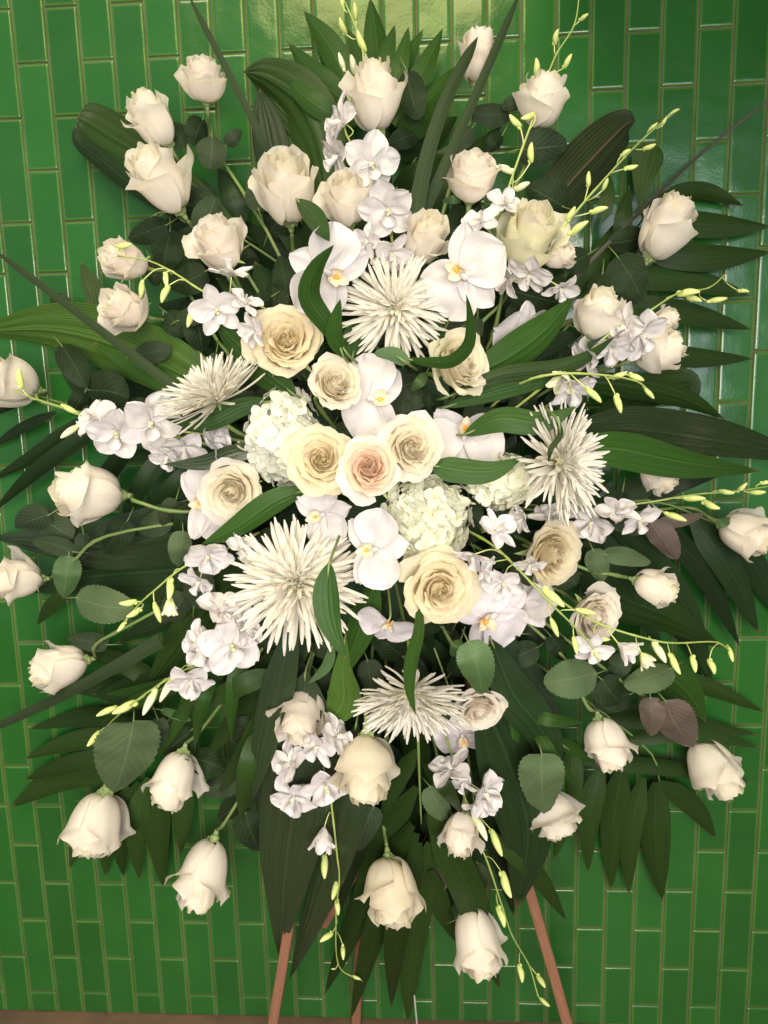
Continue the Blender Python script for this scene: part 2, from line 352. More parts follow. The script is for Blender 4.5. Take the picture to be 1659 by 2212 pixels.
def toward(fx0, fy0, w0, fx1, fy1, w1):     # a leg from its top, through a lower point, to the floor
    a = P(fx0, fy0, w0); b = P(fx1, fy1, w1); t = a.z / (a.z - b.z); return a, a + (b - a) * t
for nm, A in (('leg', toward(818, 800, .07, 590, 2212, .19)), ('leg', toward(824, 800, .07, 1226, 2212, .19)), ('leg', toward(835, 800, .06, 770, 2190, .03))):
    bar(A[0], A[1], .0215, .0215, MT['wood'], easel, nm)
bar(P(700, 2000, .12), P(800, 1835, .12), .014, .012, MT['wood'], easel, 'brace')
bar(P(905, 1868, .12), P(965, 1950, .12), .014, .012, MT['wood'], easel, 'brace')
bar(P(700, 1500, .14), P(960, 1500, .14), .02, .015, MT['wood'], easel, 'ledge')
a, b = toward(880, 1990, .12, 900, 2205, .09); o = obj('wire_stake', mesh('wire_stake', *(lambda t: (t[0], t[1], MT['wire'], t[2]))(tube([a, b], .0022, .0022))), easel)
c = P(820, 1080, .20)
foam = obj('floral_foam', boxm(c.x - .13, c.x + .13, c.y - .05, c.y + .07, c.z - .22, c.z + .24, MT['foam'])); tag(foam, 'dark green foam block hidden deep among the leaves on the easel', 'floral foam')

# ---------------------------------------------------------------- leaves
def leaf_geo(pts, wid, prof, fold=.18, roll=0, twist=0, nv=14, nu=4, inv=None, serr=0, rip=0, seed=0, pleat=0):
    L = sum((pts[i + 1] - pts[i]).length for i in range(len(pts) - 1))
    fcache = {}
    def spine(v):
        if v in fcache: return fcache[v]
        c = cr(pts, v); d = (cr(pts, min(1, v + .03)) - cr(pts, max(0, v - .03))).normalized()
        t = (CAM - c).normalized(); s = d.cross(t).normalized(); n = s.cross(d)
        a = radians(roll + twist * (v - .3)); s2 = s * cos(a) + n * sin(a); n2 = n * cos(a) - s * sin(a)
        fcache[v] = (c, s2, n2); return fcache[v]
    def W(v):
        if prof == 'lance': return (sin(pi * min(1, v ** .85)) ** .85) * .97 + .03 * (1 - v)
        if prof == 'strap': return min(1, .35 + 2.6 * v) * (1 - max(0, (v - .5) / .5) ** 2.2) ** .9
        if prof == 'leaflet': return (min(1, .25 + 3.2 * v)) * (1 - max(0, (v - .45) / .55) ** 1.8)
        if prof == 'paddle': return min(1, .12 + 1.5 * v ** 1.1) * sqrt(max(0, 1 - max(0, (v - .6) / .4) ** 2.4))
        if prof == 'blade': return (1 - .35 * v) * (1 - max(0, (v - .85) / .15) ** 2)
        if prof == 'ovate': return sqrt(max(0, 1 - (2 * v ** .8 - 1) ** 2)) ** 1.05 * (1 - .12 * v)
        return 1
    def f(u, v):
        c, s, n = spine(v); k = W(v)
        if serr and abs(u) > .9: k *= 1 + serr * (1 if int(round(v * nv)) % 2 else -1)
        x = u * k * wid / 2
        h = -fold * k * wid / 2 * abs(u) ** 1.3
        if rip: h += rip * wid * noise.noise(Vector((u * 1.3 + seed * 3.1, v * 5, seed * 1.7))) * (.3 + abs(u))
        if pleat: h += pleat * wid * cos(u * 15) * (1 - abs(u)) * min(1, v * 5)
        return c + s * x - n * h * -1
    return grid(f, nu, nv, inv)
def leafmesh(name, m, parent, pts, wid, prof, **k):
    inv = parent.matrix_world.inverted() if parent else None
    vs, fs, uv = leaf_geo(pts, wid, prof, inv=inv, **k)
    return obj(name, mesh(name, vs, fs, MT[m], uv), parent)
CNT = 0
def leaf(label, m, pts, wid, k0=.8, k1=.8, prof='lance', fold=.18, roll=0, twist=0, group=None, name='long_leaf', cat='leaf', arch=0, rip=.03, nv=18):
    """pts: plan points base -> tip; wid in plan units"""
    global CNT; CNT += 1
    n = len(pts) - 1; pp = []
    for i, q in enumerate(pts):
        t = i / n; kk = k0 + (k1 - k0) * t; pp.append(Q(q[0], q[1], kk, arch * sin(pi * t)))
    s = mpp(pp[len(pp) // 2]); M = Matrix.Translation(pp[0]); r = empty(name, M, label, cat, group)
    r.matrix_world = M
    inv = M.inverted()
    vs, fs, uv = leaf_geo(pp, wid * s, prof, fold=fold, roll=roll, twist=twist, inv=inv, rip=rip, seed=CNT, nv=nv, nu=16, pleat=.022)
    obj('leaf_blade', mesh('leaf_blade', vs, fs, MT[m], uv), r)
    if name == 'long_leaf':          # raised midrib and the stalk that runs back into the arrangement
        d = (pp[0] - pp[1]).normalized(); tail = pp[0] + d * .015 + Vector((0, .10, 0))
        obj('stalk', mesh('stalk', *(lambda t: (t[0], t[1], MT['stem'], t[2]))(tube([tail, pp[0], pp[0] - d * .02], .0022, .0015, inv, 5))), r)
    return r
def frond(label, m, rach, leaflets, k=.35, group='palm fronds round the arrangement', fold=.2):
    """rach: plan points; leaflets: (x0,y0,x1,y1,width[,bend])"""
    global CNT
    pp = [Q(x, y, k) for x, y in rach]; M = Matrix.Translation(pp[0]); r = empty('palm_frond', M, label, 'palm frond', group); inv = M.inverted()
    obj('rachis', mesh('rachis', *(lambda t: (t[0], t[1], MT['stem'], t[2]))(tube(pp, .0035, .0015, inv))), r)
    for i, l in enumerate(leaflets):
        CNT += 1; x0, y0, x1, y1, wd = l[:5]; bend = l[5] if len(l) > 5 else .04 * (-1) ** i
        kk = k * (1 + .12 * ((i * 7) % 5 - 2))
        a = Q(x0, y0, k); c = Q(x1, y1, kk * .9); dx, dy = x1 - x0, y1 - y0
        b = Q((x0 + x1) / 2 - dy * bend, (y0 + y1) / 2 + dx * bend, kk, .012)
        vs, fs, uv = leaf_geo([a, b, c], wd * mpp(b), 'leaflet', fold=fold, roll=((i * 37) % 40 - 20), inv=inv, rip=.03, seed=CNT, nv=14, nu=6)
        obj('leaflet', mesh('leaflet', vs, fs, MT[m], uv), r)
    return r
def oleaf(parent, cx, cy, ln, wd, ang, m='roseleaf', k=.95, roll=0, fold=.22):
    """a toothed rose leaf as part of the rose it grows on"""
    global CNT; CNT += 1
    a = radians(ang); dx, dy = cos(a), -sin(a); rg = random.Random(CNT)
    bx, by = cx - dx * ln / 2, cy - dy * ln / 2; nx, ny = -dy, dx; b = rg.uniform(-.06, .06) * ln
    p0 = Q(bx, by, k * .97); p1 = Q(cx + nx * b, cy + ny * b, k, .006); p2 = Q(cx + dx * ln / 2, cy + dy * ln / 2, k * .96)
    inv = parent.matrix_world.inverted()
    vs, fs, uv = leaf_geo([p0, p1, p2], wd * mpp(p1), 'ovate', fold=fold, roll=roll or rg.uniform(-22, 22), inv=inv, serr=.035, rip=.05, seed=CNT, nv=26, nu=8)
    # pointed tip
    o = obj('leaf', mesh('leaf', vs, fs, MT[m], uv), parent)
    q = Q(bx - dx * 28 + nx * 6, by - dy * 28 + ny * 6, k * .85)
    vs, fs, uv = tube([q, p0, p0 + (p2 - p0) * .08], .0012, .0010, inv, 4, 5)
    obj('petiole', mesh('petiole', vs, fs, MT['stem'], uv), parent)
    return o

# ---------------------------------------------------------------- roses
def rose_petal(rg, phi, r, rt, h, hw, curl, sd, tip=.06, tilt=0, flop=0, zb=0):
    def f(u, v):
        vt = 1 - .20 * abs(u) ** 2.6 + tip * exp(-(u / .16) ** 2) + .05 * noise.noise(Vector((u * 2.3 + sd, sd * 1.3, 0)))
        e = v * vt
        a0, a1, a2, a3 = (1 - e) ** 3, 3 * e * (1 - e) ** 2, 3 * e * e * (1 - e), e ** 3
        rho = .04 * a0 + r * 1.22 * a1 + r * 1.28 * a2 + rt * a3
        z = (zb - .01) * a0 + (zb - .02) * a1 + (zb + .60 * (h - zb)) * a2 + h * a3
        c = ss((e - .66) / .36) ** 1.6 * curl * (.75 + .5 * abs(u)); rho += c * .30; z -= c * .17
        if flop: g = ss((e - .30) / .6); rho += g * flop * .38; z -= g * flop * .42
        rho += .05 * u; rho += .03 * abs(u) ** 3 * ss((e - .2) / .6) + .035 * noise.noise(Vector((u * 2.0 + sd, v * 2.2, sd * .7))) * (.25 + v)
        rho += .055 * v ** 3 * noise.noise(Vector((u * 5.2, sd * 3.1, 1.5)))
        z += .035 * noise.noise(Vector((u * 1.7 + sd * 2, v * 1.1, 4.0))) * v
        th = phi + u * hw * (.50 + .50 * ss(e / .55)) * (1 - .10 * ss((e - .8) / .2))
        x, y = rho * cos(th), rho * sin(th); x += tilt * z * cos(phi); y += tilt * z * sin(phi)
        return Vector((x, y, z))
    return grid(f, 12, 11)
def rose_proto(seed, op):
    """op 0 = closed goblet seen from the side, 1 = fully open. Outer diameter 1."""
    rg = random.Random(seed); out = []; ph = rg.uniform(0, 6.28)
    n = 18 if op < .5 else 27
    for i in range(n):
        t = i / (n - 1); ph += 2.399 if i > 4 else 2.2; sd = seed * 10.7 + i * 1.37
        if op < .5:
            o = max(0, (t - .55) / .45)
            r = .07 + .36 * t ** .8; rt = r * (.74 + .28 * t + (.12 + op * .6) * o * o); h = 1.06 + .05 * t - .22 * o + rg.uniform(-.05, .03) - (rg.uniform(0, .24) * o if i % 2 else 0)
            hw = 1.75 - .74 * t + rg.uniform(-.08, .08); curl = .10 + .12 * t + (.22 + op * .7) * o ** 1.3 + rg.uniform(-.08, .30) * t; tip = .02 + .10 * o
            fl = 0
            if i == n - 1 and seed % 3 == 0: fl = .42
            if i == n - 2 and seed % 4 == 1: fl = .22
        else:
            r = .05 + .013 * i if i < 9 else .06 + .30 * t; rt = r * (.45 + .04 * i) if i < 9 else .06 + (.36 + .10 * op) * t ** .95; h = .66 - .24 * t ** 1.3 * op + rg.uniform(-.025, .02)
            hw = 2.1 - 1.15 * t + rg.uniform(-.08, .08); curl = (.04 if i > 8 else .12) + .60 * t ** 2 + rg.uniform(-.05, .15) * t; tip = .02 + .05 * t; fl = 0
            if i == n - 1 and seed % 2: fl = .15
        out.append((t, rose_petal(rg, ph, r, rt, h, hw, curl, sd, tip, rg.uniform(-.03, .05) * t, fl, .36 * (1 - t) if op >= .5 else .18 * (1 - t))))
    return out
ROSE_GEO = {}; ROSE_M = {}
def rose_meshes(var, op, pal):
    key = (var, round(op, 1))
    if key not in ROSE_GEO: ROSE_GEO[key] = rose_proto(var * 17 + 5, op)
    k2 = key + (pal,)
    if k2 not in ROSE_M:
        L = []
        inner, outer = {'w': ('ivory', 'white'), 'c': ('cream', 'cream'), 'p': ('peach', 'pink'), 'g': ('ivory', 'greenish'), 'b': ('pink', 'pink'), 'i': ('ivory', 'ivory')}[pal]
        for t, (vs, fs, uv) in ROSE_GEO[key]: L.append(mesh('petal', vs, fs, MT[inner if t < (.5 if op < .5 else .85) else outer], uv))
        ROSE_M[k2] = L
    return ROSE_M[k2]
def sepal_mesh(s):
    def f(u, v):
        k = (.16 * (1 - v) ** .8 * (1 - (v < .12) * .1) + .012 * (1 - v)); c = .0 + .55 * v
        bend = (s - 1) * .28
        return Vector((.07 + .16 * sin(c * 2.2) + bend * v * v, u * k * .55, -.04 + .42 * v * (1 - .55 * (s == 2) * v) - .55 * v * v * (s == 0)))
    vs, fs, uv = grid(f, 4, 8); return mesh('sepal', vs, fs, MT['sepal'], uv)
SEPAL = [sepal_mesh(i) for i in range(3)]
def calyx_mesh():
    return mesh('calyx', *(lambda t: (t[0], t[1], MT['sepal'], t[2]))(join([sph(.115, .115, .10, Vector((0, 0, -.045))), tube([Vector((0, 0, -.25)), Vector((0, 0, -.10))], .045, .075, n=3)])))
CALYX = calyx_mesh()
HUB = (820, 1060)
def rose(label, cx, cy, W, H, ang, tilt, op=.2, pal='w', leaves=(), k=1.0, dz=0, stem=None, group='white roses in the spray', var=None):
    c = Q(cx, cy, k, dz); s = mpp(c); ax = adir(c, ang, tilt); Wm = W * s; Hm = H * s
    hh = 1.05 if op < .5 else .72
    sc_w = Wm / (1.18 if op < .5 else 1.06); sc_h = Hm / (hh * 1.04) if op < .5 else sc_w
    base = c - ax * (sc_h * hh * .5)
    rg = random.Random(int(cx * 31 + cy)); M = Matrix.Translation(base) @ basis(ax, cx_) @ Matrix.Rotation(rg.uniform(0, 6.28), 4, 'Z')
    r = empty('rose', M, label, 'rose', group); inv = M.inverted(); var = rg.randrange(5) if var is None else var; rg.random()
    S = Matrix.Diagonal((sc_w, sc_w, sc_h, 1))
    for m in rose_meshes(var, op, pal): obj('petal', m, r, S)
    S2 = Matrix.Scale(sc_w, 4)
    cal = obj('calyx', CALYX, r, S2)
    for i in range(5):
        obj('sepal', SEPAL[rg.randrange(3)], cal, Matrix.Rotation(i * 1.257 + rg.uniform(-.2, .2), 4, 'Z') @ Matrix.Scale(rg.uniform(1.05, 1.5), 4))
    # stem back into the foam
    b0 = base - ax * sc_w * .22
    hx, hy = HUB[0] + (cx - HUB[0]) * .18, HUB[1] + (cy - HUB[1]) * .18
    far = sqrt((cx - HUB[0]) ** 2 + (cy - HUB[1]) ** 2) > 330
    if stem: pts = [b0] + [Q(x, y, kk) for x, y, kk in stem] + [Q(hx, hy, .45)]
    elif far:
        b1 = base - ax * .06 * 1.2; b1 = b1 + Vector((0, .015, 0)); mx, my = cx + (hx - cx) * .5, cy + (hy - cy) * .5
        pts = [b0, b1, Q(mx, my, .55), Q(hx, hy, .42)]
    else: pts = [b0, b0 - ax * .05 + Vector((0, .03, 0)), Q(hx, hy, .42)]
    obj('stem', mesh('stem', *(lambda t: (t[0], t[1], MT['stem'], t[2]))(tube(pts, .0036, .0030, inv, 16, 7, 5))), r)
    for l in leaves: oleaf(r, *l)
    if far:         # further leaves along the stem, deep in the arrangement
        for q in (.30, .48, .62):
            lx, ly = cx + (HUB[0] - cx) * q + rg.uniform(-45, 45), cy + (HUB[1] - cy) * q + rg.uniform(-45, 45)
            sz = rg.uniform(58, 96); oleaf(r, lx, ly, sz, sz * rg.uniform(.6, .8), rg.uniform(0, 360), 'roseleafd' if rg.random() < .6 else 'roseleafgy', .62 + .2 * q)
    return r

# ---------------------------------------------------------------- spider mums
def ray_mesh(i):
    rg = random.Random(50 + i); b = rg.uniform(-.15, .38); q = rg.uniform(-.20, .20)
    def f(u, v):
        wd = .068 * min(1, .45 + 1.6 * v) * sqrt(max(.10, 1 - max(0, (v - .8) / .2) ** 2 * .9))
        return Vector((v, u * wd / 2 + q * v * v, b * sin(v * 2.2) * .6 - (1 - u * u) * .024 + .03 * v * v + (.35 * b + .03) * max(0, v - .75) ** 2 * 6))
    vs, fs, uv = grid(f, 3, 9); return mesh('petal', vs, fs, MT['mum'], uv)
RAY = [ray_mesh(i) for i in range(7)]
def mum(label, cx, cy, R, ang, tilt, spread=100, k=1.05, dz=0, flat=1.0, cone=0):
    c = Q(cx, cy, k, dz); s = mpp(c); ax = adir(c, ang, tilt); Rm = R * s; base = c
    M = Matrix.Translation(base) @ basis(ax, cx_); r = empty('spider_mum', M, label, 'chrysanthemum', 'white spider chrysanthemums'); inv = M.inverted()
    rg = random.Random(int(cx)); N = 290
    for i in range(N):
        t = (i + .5) / N; psi = radians(6 + (spread - 6) * t ** .62); az = i * 2.39996 + rg.uniform(-.15, .15)
        L = Rm * (.20 + .80 * min(1, t * 1.35) ** .8) * rg.uniform(.86, 1.08)
        d = Vector((sin(psi) * cos(az), sin(psi) * sin(az), cos(psi) * flat)).normalized()
        B = basis(d.cross(Vector((-sin(az), cos(az), 0))).normalized() * -1, d)
        # columns: x along the ray
        B = Matrix((d, Vector((-sin(az), cos(az), 0)), d.cross(Vector((-sin(az), cos(az), 0))))).transposed().to_4x4()
        wsc = Rm * (1.0 if t > .25 else .8)
        obj('petal', RAY[rg.randrange(7)], r, Matrix.Translation(d * Rm * .05) @ B @ Matrix.Rotation(rg.uniform(-.4, .4), 4, 'X') @ Matrix.Diagonal((L, wsc, wsc, 1)))
    g = []
    for i in range(70):
        a = i * 2.4; q = .026 * sqrt(i); p = Vector((q * cos(a), q * sin(a), .25 - q * .45)) * Rm
        g.append(tube([Vector((0, 0, .02)), p * .7, p + Vector((q * cos(a), q * sin(a), .02)) * Rm * .4], .012 * Rm, .020 * Rm, n=3, sides=5))
    obj('flower_center', mesh('flower_center', *(lambda t: (t[0], t[1], MT['mumc'], t[2]))(join(g))), r)
    hx, hy = HUB[0] + (cx - HUB[0]) * .3, HUB[1] + (cy - HUB[1]) * .3
    obj('stem', mesh('stem', *(lambda t: (t[0], t[1], MT['stem'], t[2]))(tube([base, base - ax * .06, Q(hx, hy, .4)], .004, .003, inv))), r)
    return r

# ---------------------------------------------------------------- orchids
def tepal(L, W, cup=.12, bend=.15, sh=1.0, tipw=.0, rip=.02, sd=0, nu=8, nv=9, keel=.0):
    def f(u, v):
        k = (sin(pi * min(1, max(0.0, v * .93 + .055)) ** sh)) ** .62
        x = u * W / 2 * k; y = L * v
        z = cup * W * (u * u) * k * .5 + bend * L * (v * v - v * .3) + rip * noise.noise(Vector((u * 2 + sd, v * 2.5, sd))) - keel * (1 - abs(u)) * .06
        return Vector((x, y, z))
    return grid(f, nu, nv)
def tm(name, mt, *a, **k): g = tepal(*a, **k); return mesh(name, g[0], g[1], MT[mt], g[2])
def phal_set(mt):
    return dict(big=[tm('petal', mt, .52, .66, cup=.16, bend=-.06, sh=1.25, rip=.06, sd=i, keel=.3) for i in range(3)], sep=[tm('sepal', mt, .52, .36, cup=.10, bend=-.10, sh=.9, rip=.05, sd=i + 5, keel=.4) for i in range(3)])
PH = {'orchid': phal_set('orchid'), 'orchid_shade': phal_set('orchid_shade')}
def lip_mesh(mt='lip'):
    g = []
    for a, L, W, cup, b in ((radians(62), .17, .12, .9, .9), (radians(-62), .17, .12, .9, .9), (0, .22, .12, .5, .35), (radians(14), .16, .02, .2, -.4), (radians(-14), .16, .02, .2, -.4)):
        vs, fs, uv = tepal(L, W, cup=cup, bend=b, rip=.01, nu=6, nv=7)
        R = Matrix.Rotation(a, 4, 'Z') @ Matrix.Rotation(radians(28), 4, 'X'); g.append(([R @ v + Vector((0, 0, .02)) for v in vs], fs, uv))
    return mesh('lip', *(lambda t: (t[0], t[1], MT[mt], t[2]))(join(g)))
LIP = lip_mesh()
CALL = mesh('callus', *(lambda t: (t[0], t[1], MT['orange'], t[2]))(join([sph(.028, .04, .03, Vector((0, .055, .085))), sph(.014, .03, .02, Vector((.03, .09, .075))), sph(.014, .03, .02, Vector((-.03, .09, .075)))])))
PCOL = mesh('column', *(lambda t: (t[0], t[1], MT['orchid'], t[2]))(sph(.035, .055, .04, Vector((0, -.045, .06)))))
def phal(label, cx, cy, D, up, ang=90, tilt=75, mt='orchid', k=1.0, dz=0, drop=(), scl=(1, 1)):
    """up: plan angle towards the top sepal; ang/tilt: facing"""
    c = Q(cx, cy, k, dz); s = mpp(c) * D * 1.1; ax = adir(c, ang, tilt); rt, u_, t = fr(c); a = radians(up); top = rt * cos(a) + u_ * sin(a)
    B = basis(ax, rt); y = (top - ax * top.dot(ax)).normalized(); B = Matrix((y.cross(ax), y, ax)).transposed().to_4x4()
    M = Matrix.Translation(c) @ B; r = empty('phalaenopsis_bloom', M, label, 'orchid', 'large white moth orchid blooms'); inv = M.inverted()
    rg = random.Random(int(cx + cy)); S = Matrix.Diagonal((s * scl[0], s * scl[1], s, 1)); pm = PH[mt]
    for i, (an, kind) in enumerate(((0, 'sep'), (128, 'sep'), (-128, 'sep'), (72, 'big'), (-72, 'big'))):
        if i in drop: continue
        R = Matrix.Rotation(radians(an + rg.uniform(-5, 5)), 4, 'Z') @ Matrix.Rotation(radians(rg.uniform(-6, 8)), 4, 'X')
        z = .012 if kind == 'big' else -.01
        obj('petal' if kind == 'big' else 'sepal', pm[kind][rg.randrange(3)], r, S @ Matrix.Translation((0, 0, z)) @ R)
    FL = Matrix.Rotation(pi, 4, 'Z')
    obj('lip', LIP, r, Matrix.Scale(s * 1.08, 4) @ FL); obj('callus', CALL, r, Matrix.Scale(s * 1.08, 4) @ FL); obj('column', PCOL, r, Matrix.Scale(s * 1.1, 4) @ FL)
    hx, hy = HUB[0] + (cx - HUB[0]) * .5, HUB[1] + (cy - HUB[1]) * .5
    obj('stem', mesh('stem', *(lambda t: (t[0], t[1], MT['spray_stem'], t[2]))(tube([c, c - ax * .03, Q(hx, hy, .45)], .0016, .0022, inv))), r)
    return r
DT = [tm('petal', 'orchid', .50, .30, cup=.2, bend=b, sh=1.1, rip=.05, sd=i, keel=.6) for i, b in enumerate((.12, -.1, .05))]
DTG = [tm('petal', 'budpale', .50, .26, cup=.3, bend=b, sh=1.1, rip=.05, sd=i, keel=.6) for i, b in enumerate((.12, .2, .05))]
DTW = [tm('petal', 'orchid', .50, .44, cup=.2, bend=b, sh=1.2, rip=.08, sd=i + 3, keel=.5) for i, b in enumerate((.10, -.1, .0))]
def dlip():
    def f(u, v):
        a = u * pi * .85; r = .045 + .07 * v ** 2 + .02 * noise.noise(Vector((u * 4, v, 0))) * v
        return Vector((r * sin(a), -.02 - r * cos(a) - .12 * v * .6, .02 + .26 * v))
    g = grid(f, 10, 6); t = sph(.03, .03, .06, Vector((0, .0, .07)))
    return g, t
_g, _t = dlip()
DLIP = mesh('flower', *(lambda t: (t[0], t[1], MT['orchid'], t[2]))(join([_g]))); DLIP.materials.append(MT['throat'])
DTHR = mesh('throat', *(lambda t: (t[0], t[1], MT['throat'], t[2]))(join([_t, sph(.035, .03, .02, Vector((0, -.05, .12)))])))
def bud_mesh(mt, sd):
    rg = random.Random(sd); kk = rg.uniform(.10, .30)
    def f(p):
        v = (p.z + .5); k = (1 - .55 * max(0, v - .45)) ; return Vector((p.x * k + kk * (v - .5) ** 2 * 1.2, p.y * k, p.z))
    g = [sph(.20, .17, .5, f=f, nu=10, nv=9), sph(.11, .10, .13, Vector((-.12 + kk * .2, 0, -.40)), nu=8, nv=5)]
    # three sepal seams as shallow ridges
    return mesh('bud', *(lambda t: (t[0], t[1], MT[mt], t[2]))(join(g)))
BUDS = {m: [bud_mesh(m, i) for i in range(3)] for m in ('bud', 'budpale')}
def spray(label, path, blooms, buds, k=1.05, dz=.0, k0=.7):
    """path: plan points root -> tip; blooms: (x,y,size,faceang,tilt[,type]); buds: (x,y,len,ang[,pale])"""
    n = len(path) - 1
    pp = [Q(x, y, k0 + (k - k0) * min(1, 2.2 * i / n), dz) for i, (x, y) in enumerate(path)]
    M = Matrix.Translation(pp[0]); r = empty('dendrobium_spray', M, label, 'orchid spray', 'white dendrobium orchid sprays'); inv = M.inverted()
    obj('stem', mesh('stem', *(lambda t: (t[0], t[1], MT['spray_stem'], t[2]))(tube(pp, .0024, .0011, inv, 8 * n, 6, 7))), r)
    samples = [cr(pp, i / 80) for i in range(81)]
    def near(p, back):
        i = min(range(81), key=lambda j: (samples[j] - p).length); return samples[max(0, i - back)]
    rg = random.Random(int(path[0][0] * 3 + path[-1][1]))
    for b in blooms:
        x, y, sz, fa, tl = b[:5]; sz *= 1.26; ty = b[5] if len(b) > 5 else 'n'
        c = Q(x, y, k, dz + rg.uniform(-.005, .012)); s = mpp(c) * sz; ax = adir(c, fa, tl)
        rt, u_, t = fr(c); top = u_ + rt * rg.uniform(-.5, .5); y_ax = (top - ax * top.dot(ax)).normalized()
        B = Matrix.Translation(c) @ Matrix((y_ax.cross(ax), y_ax, ax)).transposed().to_4x4()
        fl = obj('flower', DLIP, r, inv @ B @ Matrix.Scale(s, 4)); obj('throat', DTHR, fl)
        D = {'n': DT, 'w': DTW, 'g': DTG, 'h': DT}[ty]; cl = {'n': 0, 'w': 0, 'g': 48, 'h': 55}[ty]
        for i, an in enumerate((0, 142, -142, 72, -72)):
            mm = (DTW if (i > 2 and ty in 'nw') else D)[rg.randrange(3)]
            obj('petal', mm, fl, Matrix.Translation((0, 0, .01 if i > 2 else -.005)) @ Matrix.Rotation(radians(an + rg.uniform(-8, 8)), 4, 'Z') @ Matrix.Rotation(radians(rg.uniform(-8, 22) + cl), 4, 'X'))
        q = near(c, 3); a = c - ax * s * .02; mid = (a + q) / 2 - ax * s * .15
        obj('pedicel', mesh('pedicel', *(lambda t: (t[0], t[1], MT['bud'], t[2]))(tube([q, mid, a], .0010, .0011, inv, 6, 5))), r)
    for b in buds:
        x, y, ln, an = b[:4]; pale = len(b) > 4
        c = Q(x, y, k, dz + rg.uniform(-.002, .008)); s = mpp(c) * ln; ax = adir(c, an, rg.uniform(-8, 25))
        B = Matrix.Translation(c) @ basis(ax, cx_) @ Matrix.Rotation(rg.uniform(0, 6.28), 4, 'Z')
        wd = min(1.0, 1.25 - ln / 140)
        o = obj('bud', BUDS['budpale' if pale else 'bud'][rg.randrange(3)], r, inv @ B @ Matrix.Diagonal((s * wd, s * wd, s, 1)))
        a = c - ax * s * .5; q = near(a, 2 + int(ln / 14)); 
        obj('pedicel', mesh('pedicel', *(lambda t: (t[0], t[1], MT['bud'], t[2]))(tube([q, (a + q) / 2 - ax * s * .18, a + ax * s * .05], .0008, .0011, inv, 6, 5))), r)
    return r

# ---------------------------------------------------------------- hydrangeas
def hp(mt): return [tm('petal', mt, .50, .50, cup=.12, bend=-.08, sh=1.2, rip=.05, sd=i, nu=5, nv=6) for i in range(4)]
HP = {'hyd': hp('hyd'), 'hydg': hp('hydg')}
HB = mesh('floret', *(lambda t: (t[0], t[1], MT['hydg'], t[2]))(sph(.06, .06, .05, Vector((0, 0, .03)), 6, 4)))
def hydrangea(label, cx, cy, W, H, fs_, mt, n=120, k=.95, dz=0):
    fs_ *= 1.4; n = int(n * .72)
    c = Q(cx, cy, k, dz); s = mpp(c); rt, up, t = fr(c); M = Matrix.Translation(c) @ Matrix((rt, up, t)).transposed().to_4x4()
    r = empty('hydrangea', M, label, 'hydrangea', 'white hydrangea heads'); rg = random.Random(int(cx)); inv = M.inverted()
    for i in range(n):
        zz = 1 - (i + .5) / n * 1.15; q = sqrt(max(0, 1 - zz * zz)); a = i * 2.39996
        d = Vector((q * cos(a), q * sin(a), zz)); sc_ = rg.uniform(.78, 1.10); p = Vector((d.x * W * .42 * s, d.y * H * .42 * s, d.z * min(W, H) * .34 * s)) * sc_
        nrm = (Vector((d.x / W, d.y / H, d.z / min(W, H))).normalized() + Vector((rg.uniform(-.65, .65), rg.uniform(-.65, .65), rg.uniform(-.2, .2)))).normalized()
        f = obj('floret', HB, r, Matrix.Translation(p) @ basis(nrm, Vector((1, 0, 0))) @ Matrix.Rotation(rg.uniform(0, 6.28), 4, 'Z') @ Matrix.Scale(fs_ * s * rg.uniform(.85, 1.15), 4))
        for j in range(4): obj('petal', HP[mt][rg.randrange(4)], f, Matrix.Translation((0, 0, .008 * (j % 2))) @ Matrix.Rotation(j * pi / 2 + rg.uniform(-.15, .15), 4, 'Z') @ Matrix.Rotation(radians(rg.uniform(-12, 25)), 4, 'X'))
    obj('stem', mesh('stem', *(lambda t: (t[0], t[1], MT['stem'], t[2]))(tube([c, Q(cx * .8 + HUB[0] * .2, cy * .8 + HUB[1] * .2, .45)], .005, .004, inv))), r)
    return r

# ================================================================ THE ARRANGEMENT (plan grid 1659 x 2212)
# ---- background leaf mass in the middle
def mass():
    rg = random.Random(11); parts = []
    for i in range(430):
        a = rg.uniform(0, 2 * pi); q = sqrt(rg.random()) * .97
        x, y = 800 + q * 470 * cos(a), 1010 + q * (640 if sin(a) > 0 else 610) * sin(a); L = rg.uniform(120, 260)
        a2 = a + rg.uniform(-.9, .9)
        k = rg.uniform(.18, .62) * (1 - .35 * q)
        p0 = Q(x - cos(a2) * L * .5, y - sin(a2) * L * .5, k); p1 = Q(x, y, k + .04, .01); p2 = Q(x + cos(a2) * L * .5, y + sin(a2) * L * .5, k * .9)
        parts.append(leaf_geo([p0, p1, p2], rg.uniform(30, 74) * mpp(p1), rg.choice(('lance', 'ovate', 'leaflet')), fold=.2, roll=rg.uniform(-45, 45), rip=.05, seed=i, nv=9, nu=4))
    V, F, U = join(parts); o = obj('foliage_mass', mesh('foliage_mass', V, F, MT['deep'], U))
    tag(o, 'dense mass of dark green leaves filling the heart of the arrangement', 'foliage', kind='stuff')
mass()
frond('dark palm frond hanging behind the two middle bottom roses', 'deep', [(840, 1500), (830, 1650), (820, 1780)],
      [(820, 1620, 700, 1820, 46), (825, 1660, 690, 1900, 46), (830, 1700, 730, 1980, 48), (835, 1740, 790, 2040, 50), (840, 1700, 890, 1980, 48), (835, 1650, 930, 1860, 46), (830, 1600, 930, 1760, 44), (820, 1580, 680, 1740, 44)], k=.62)
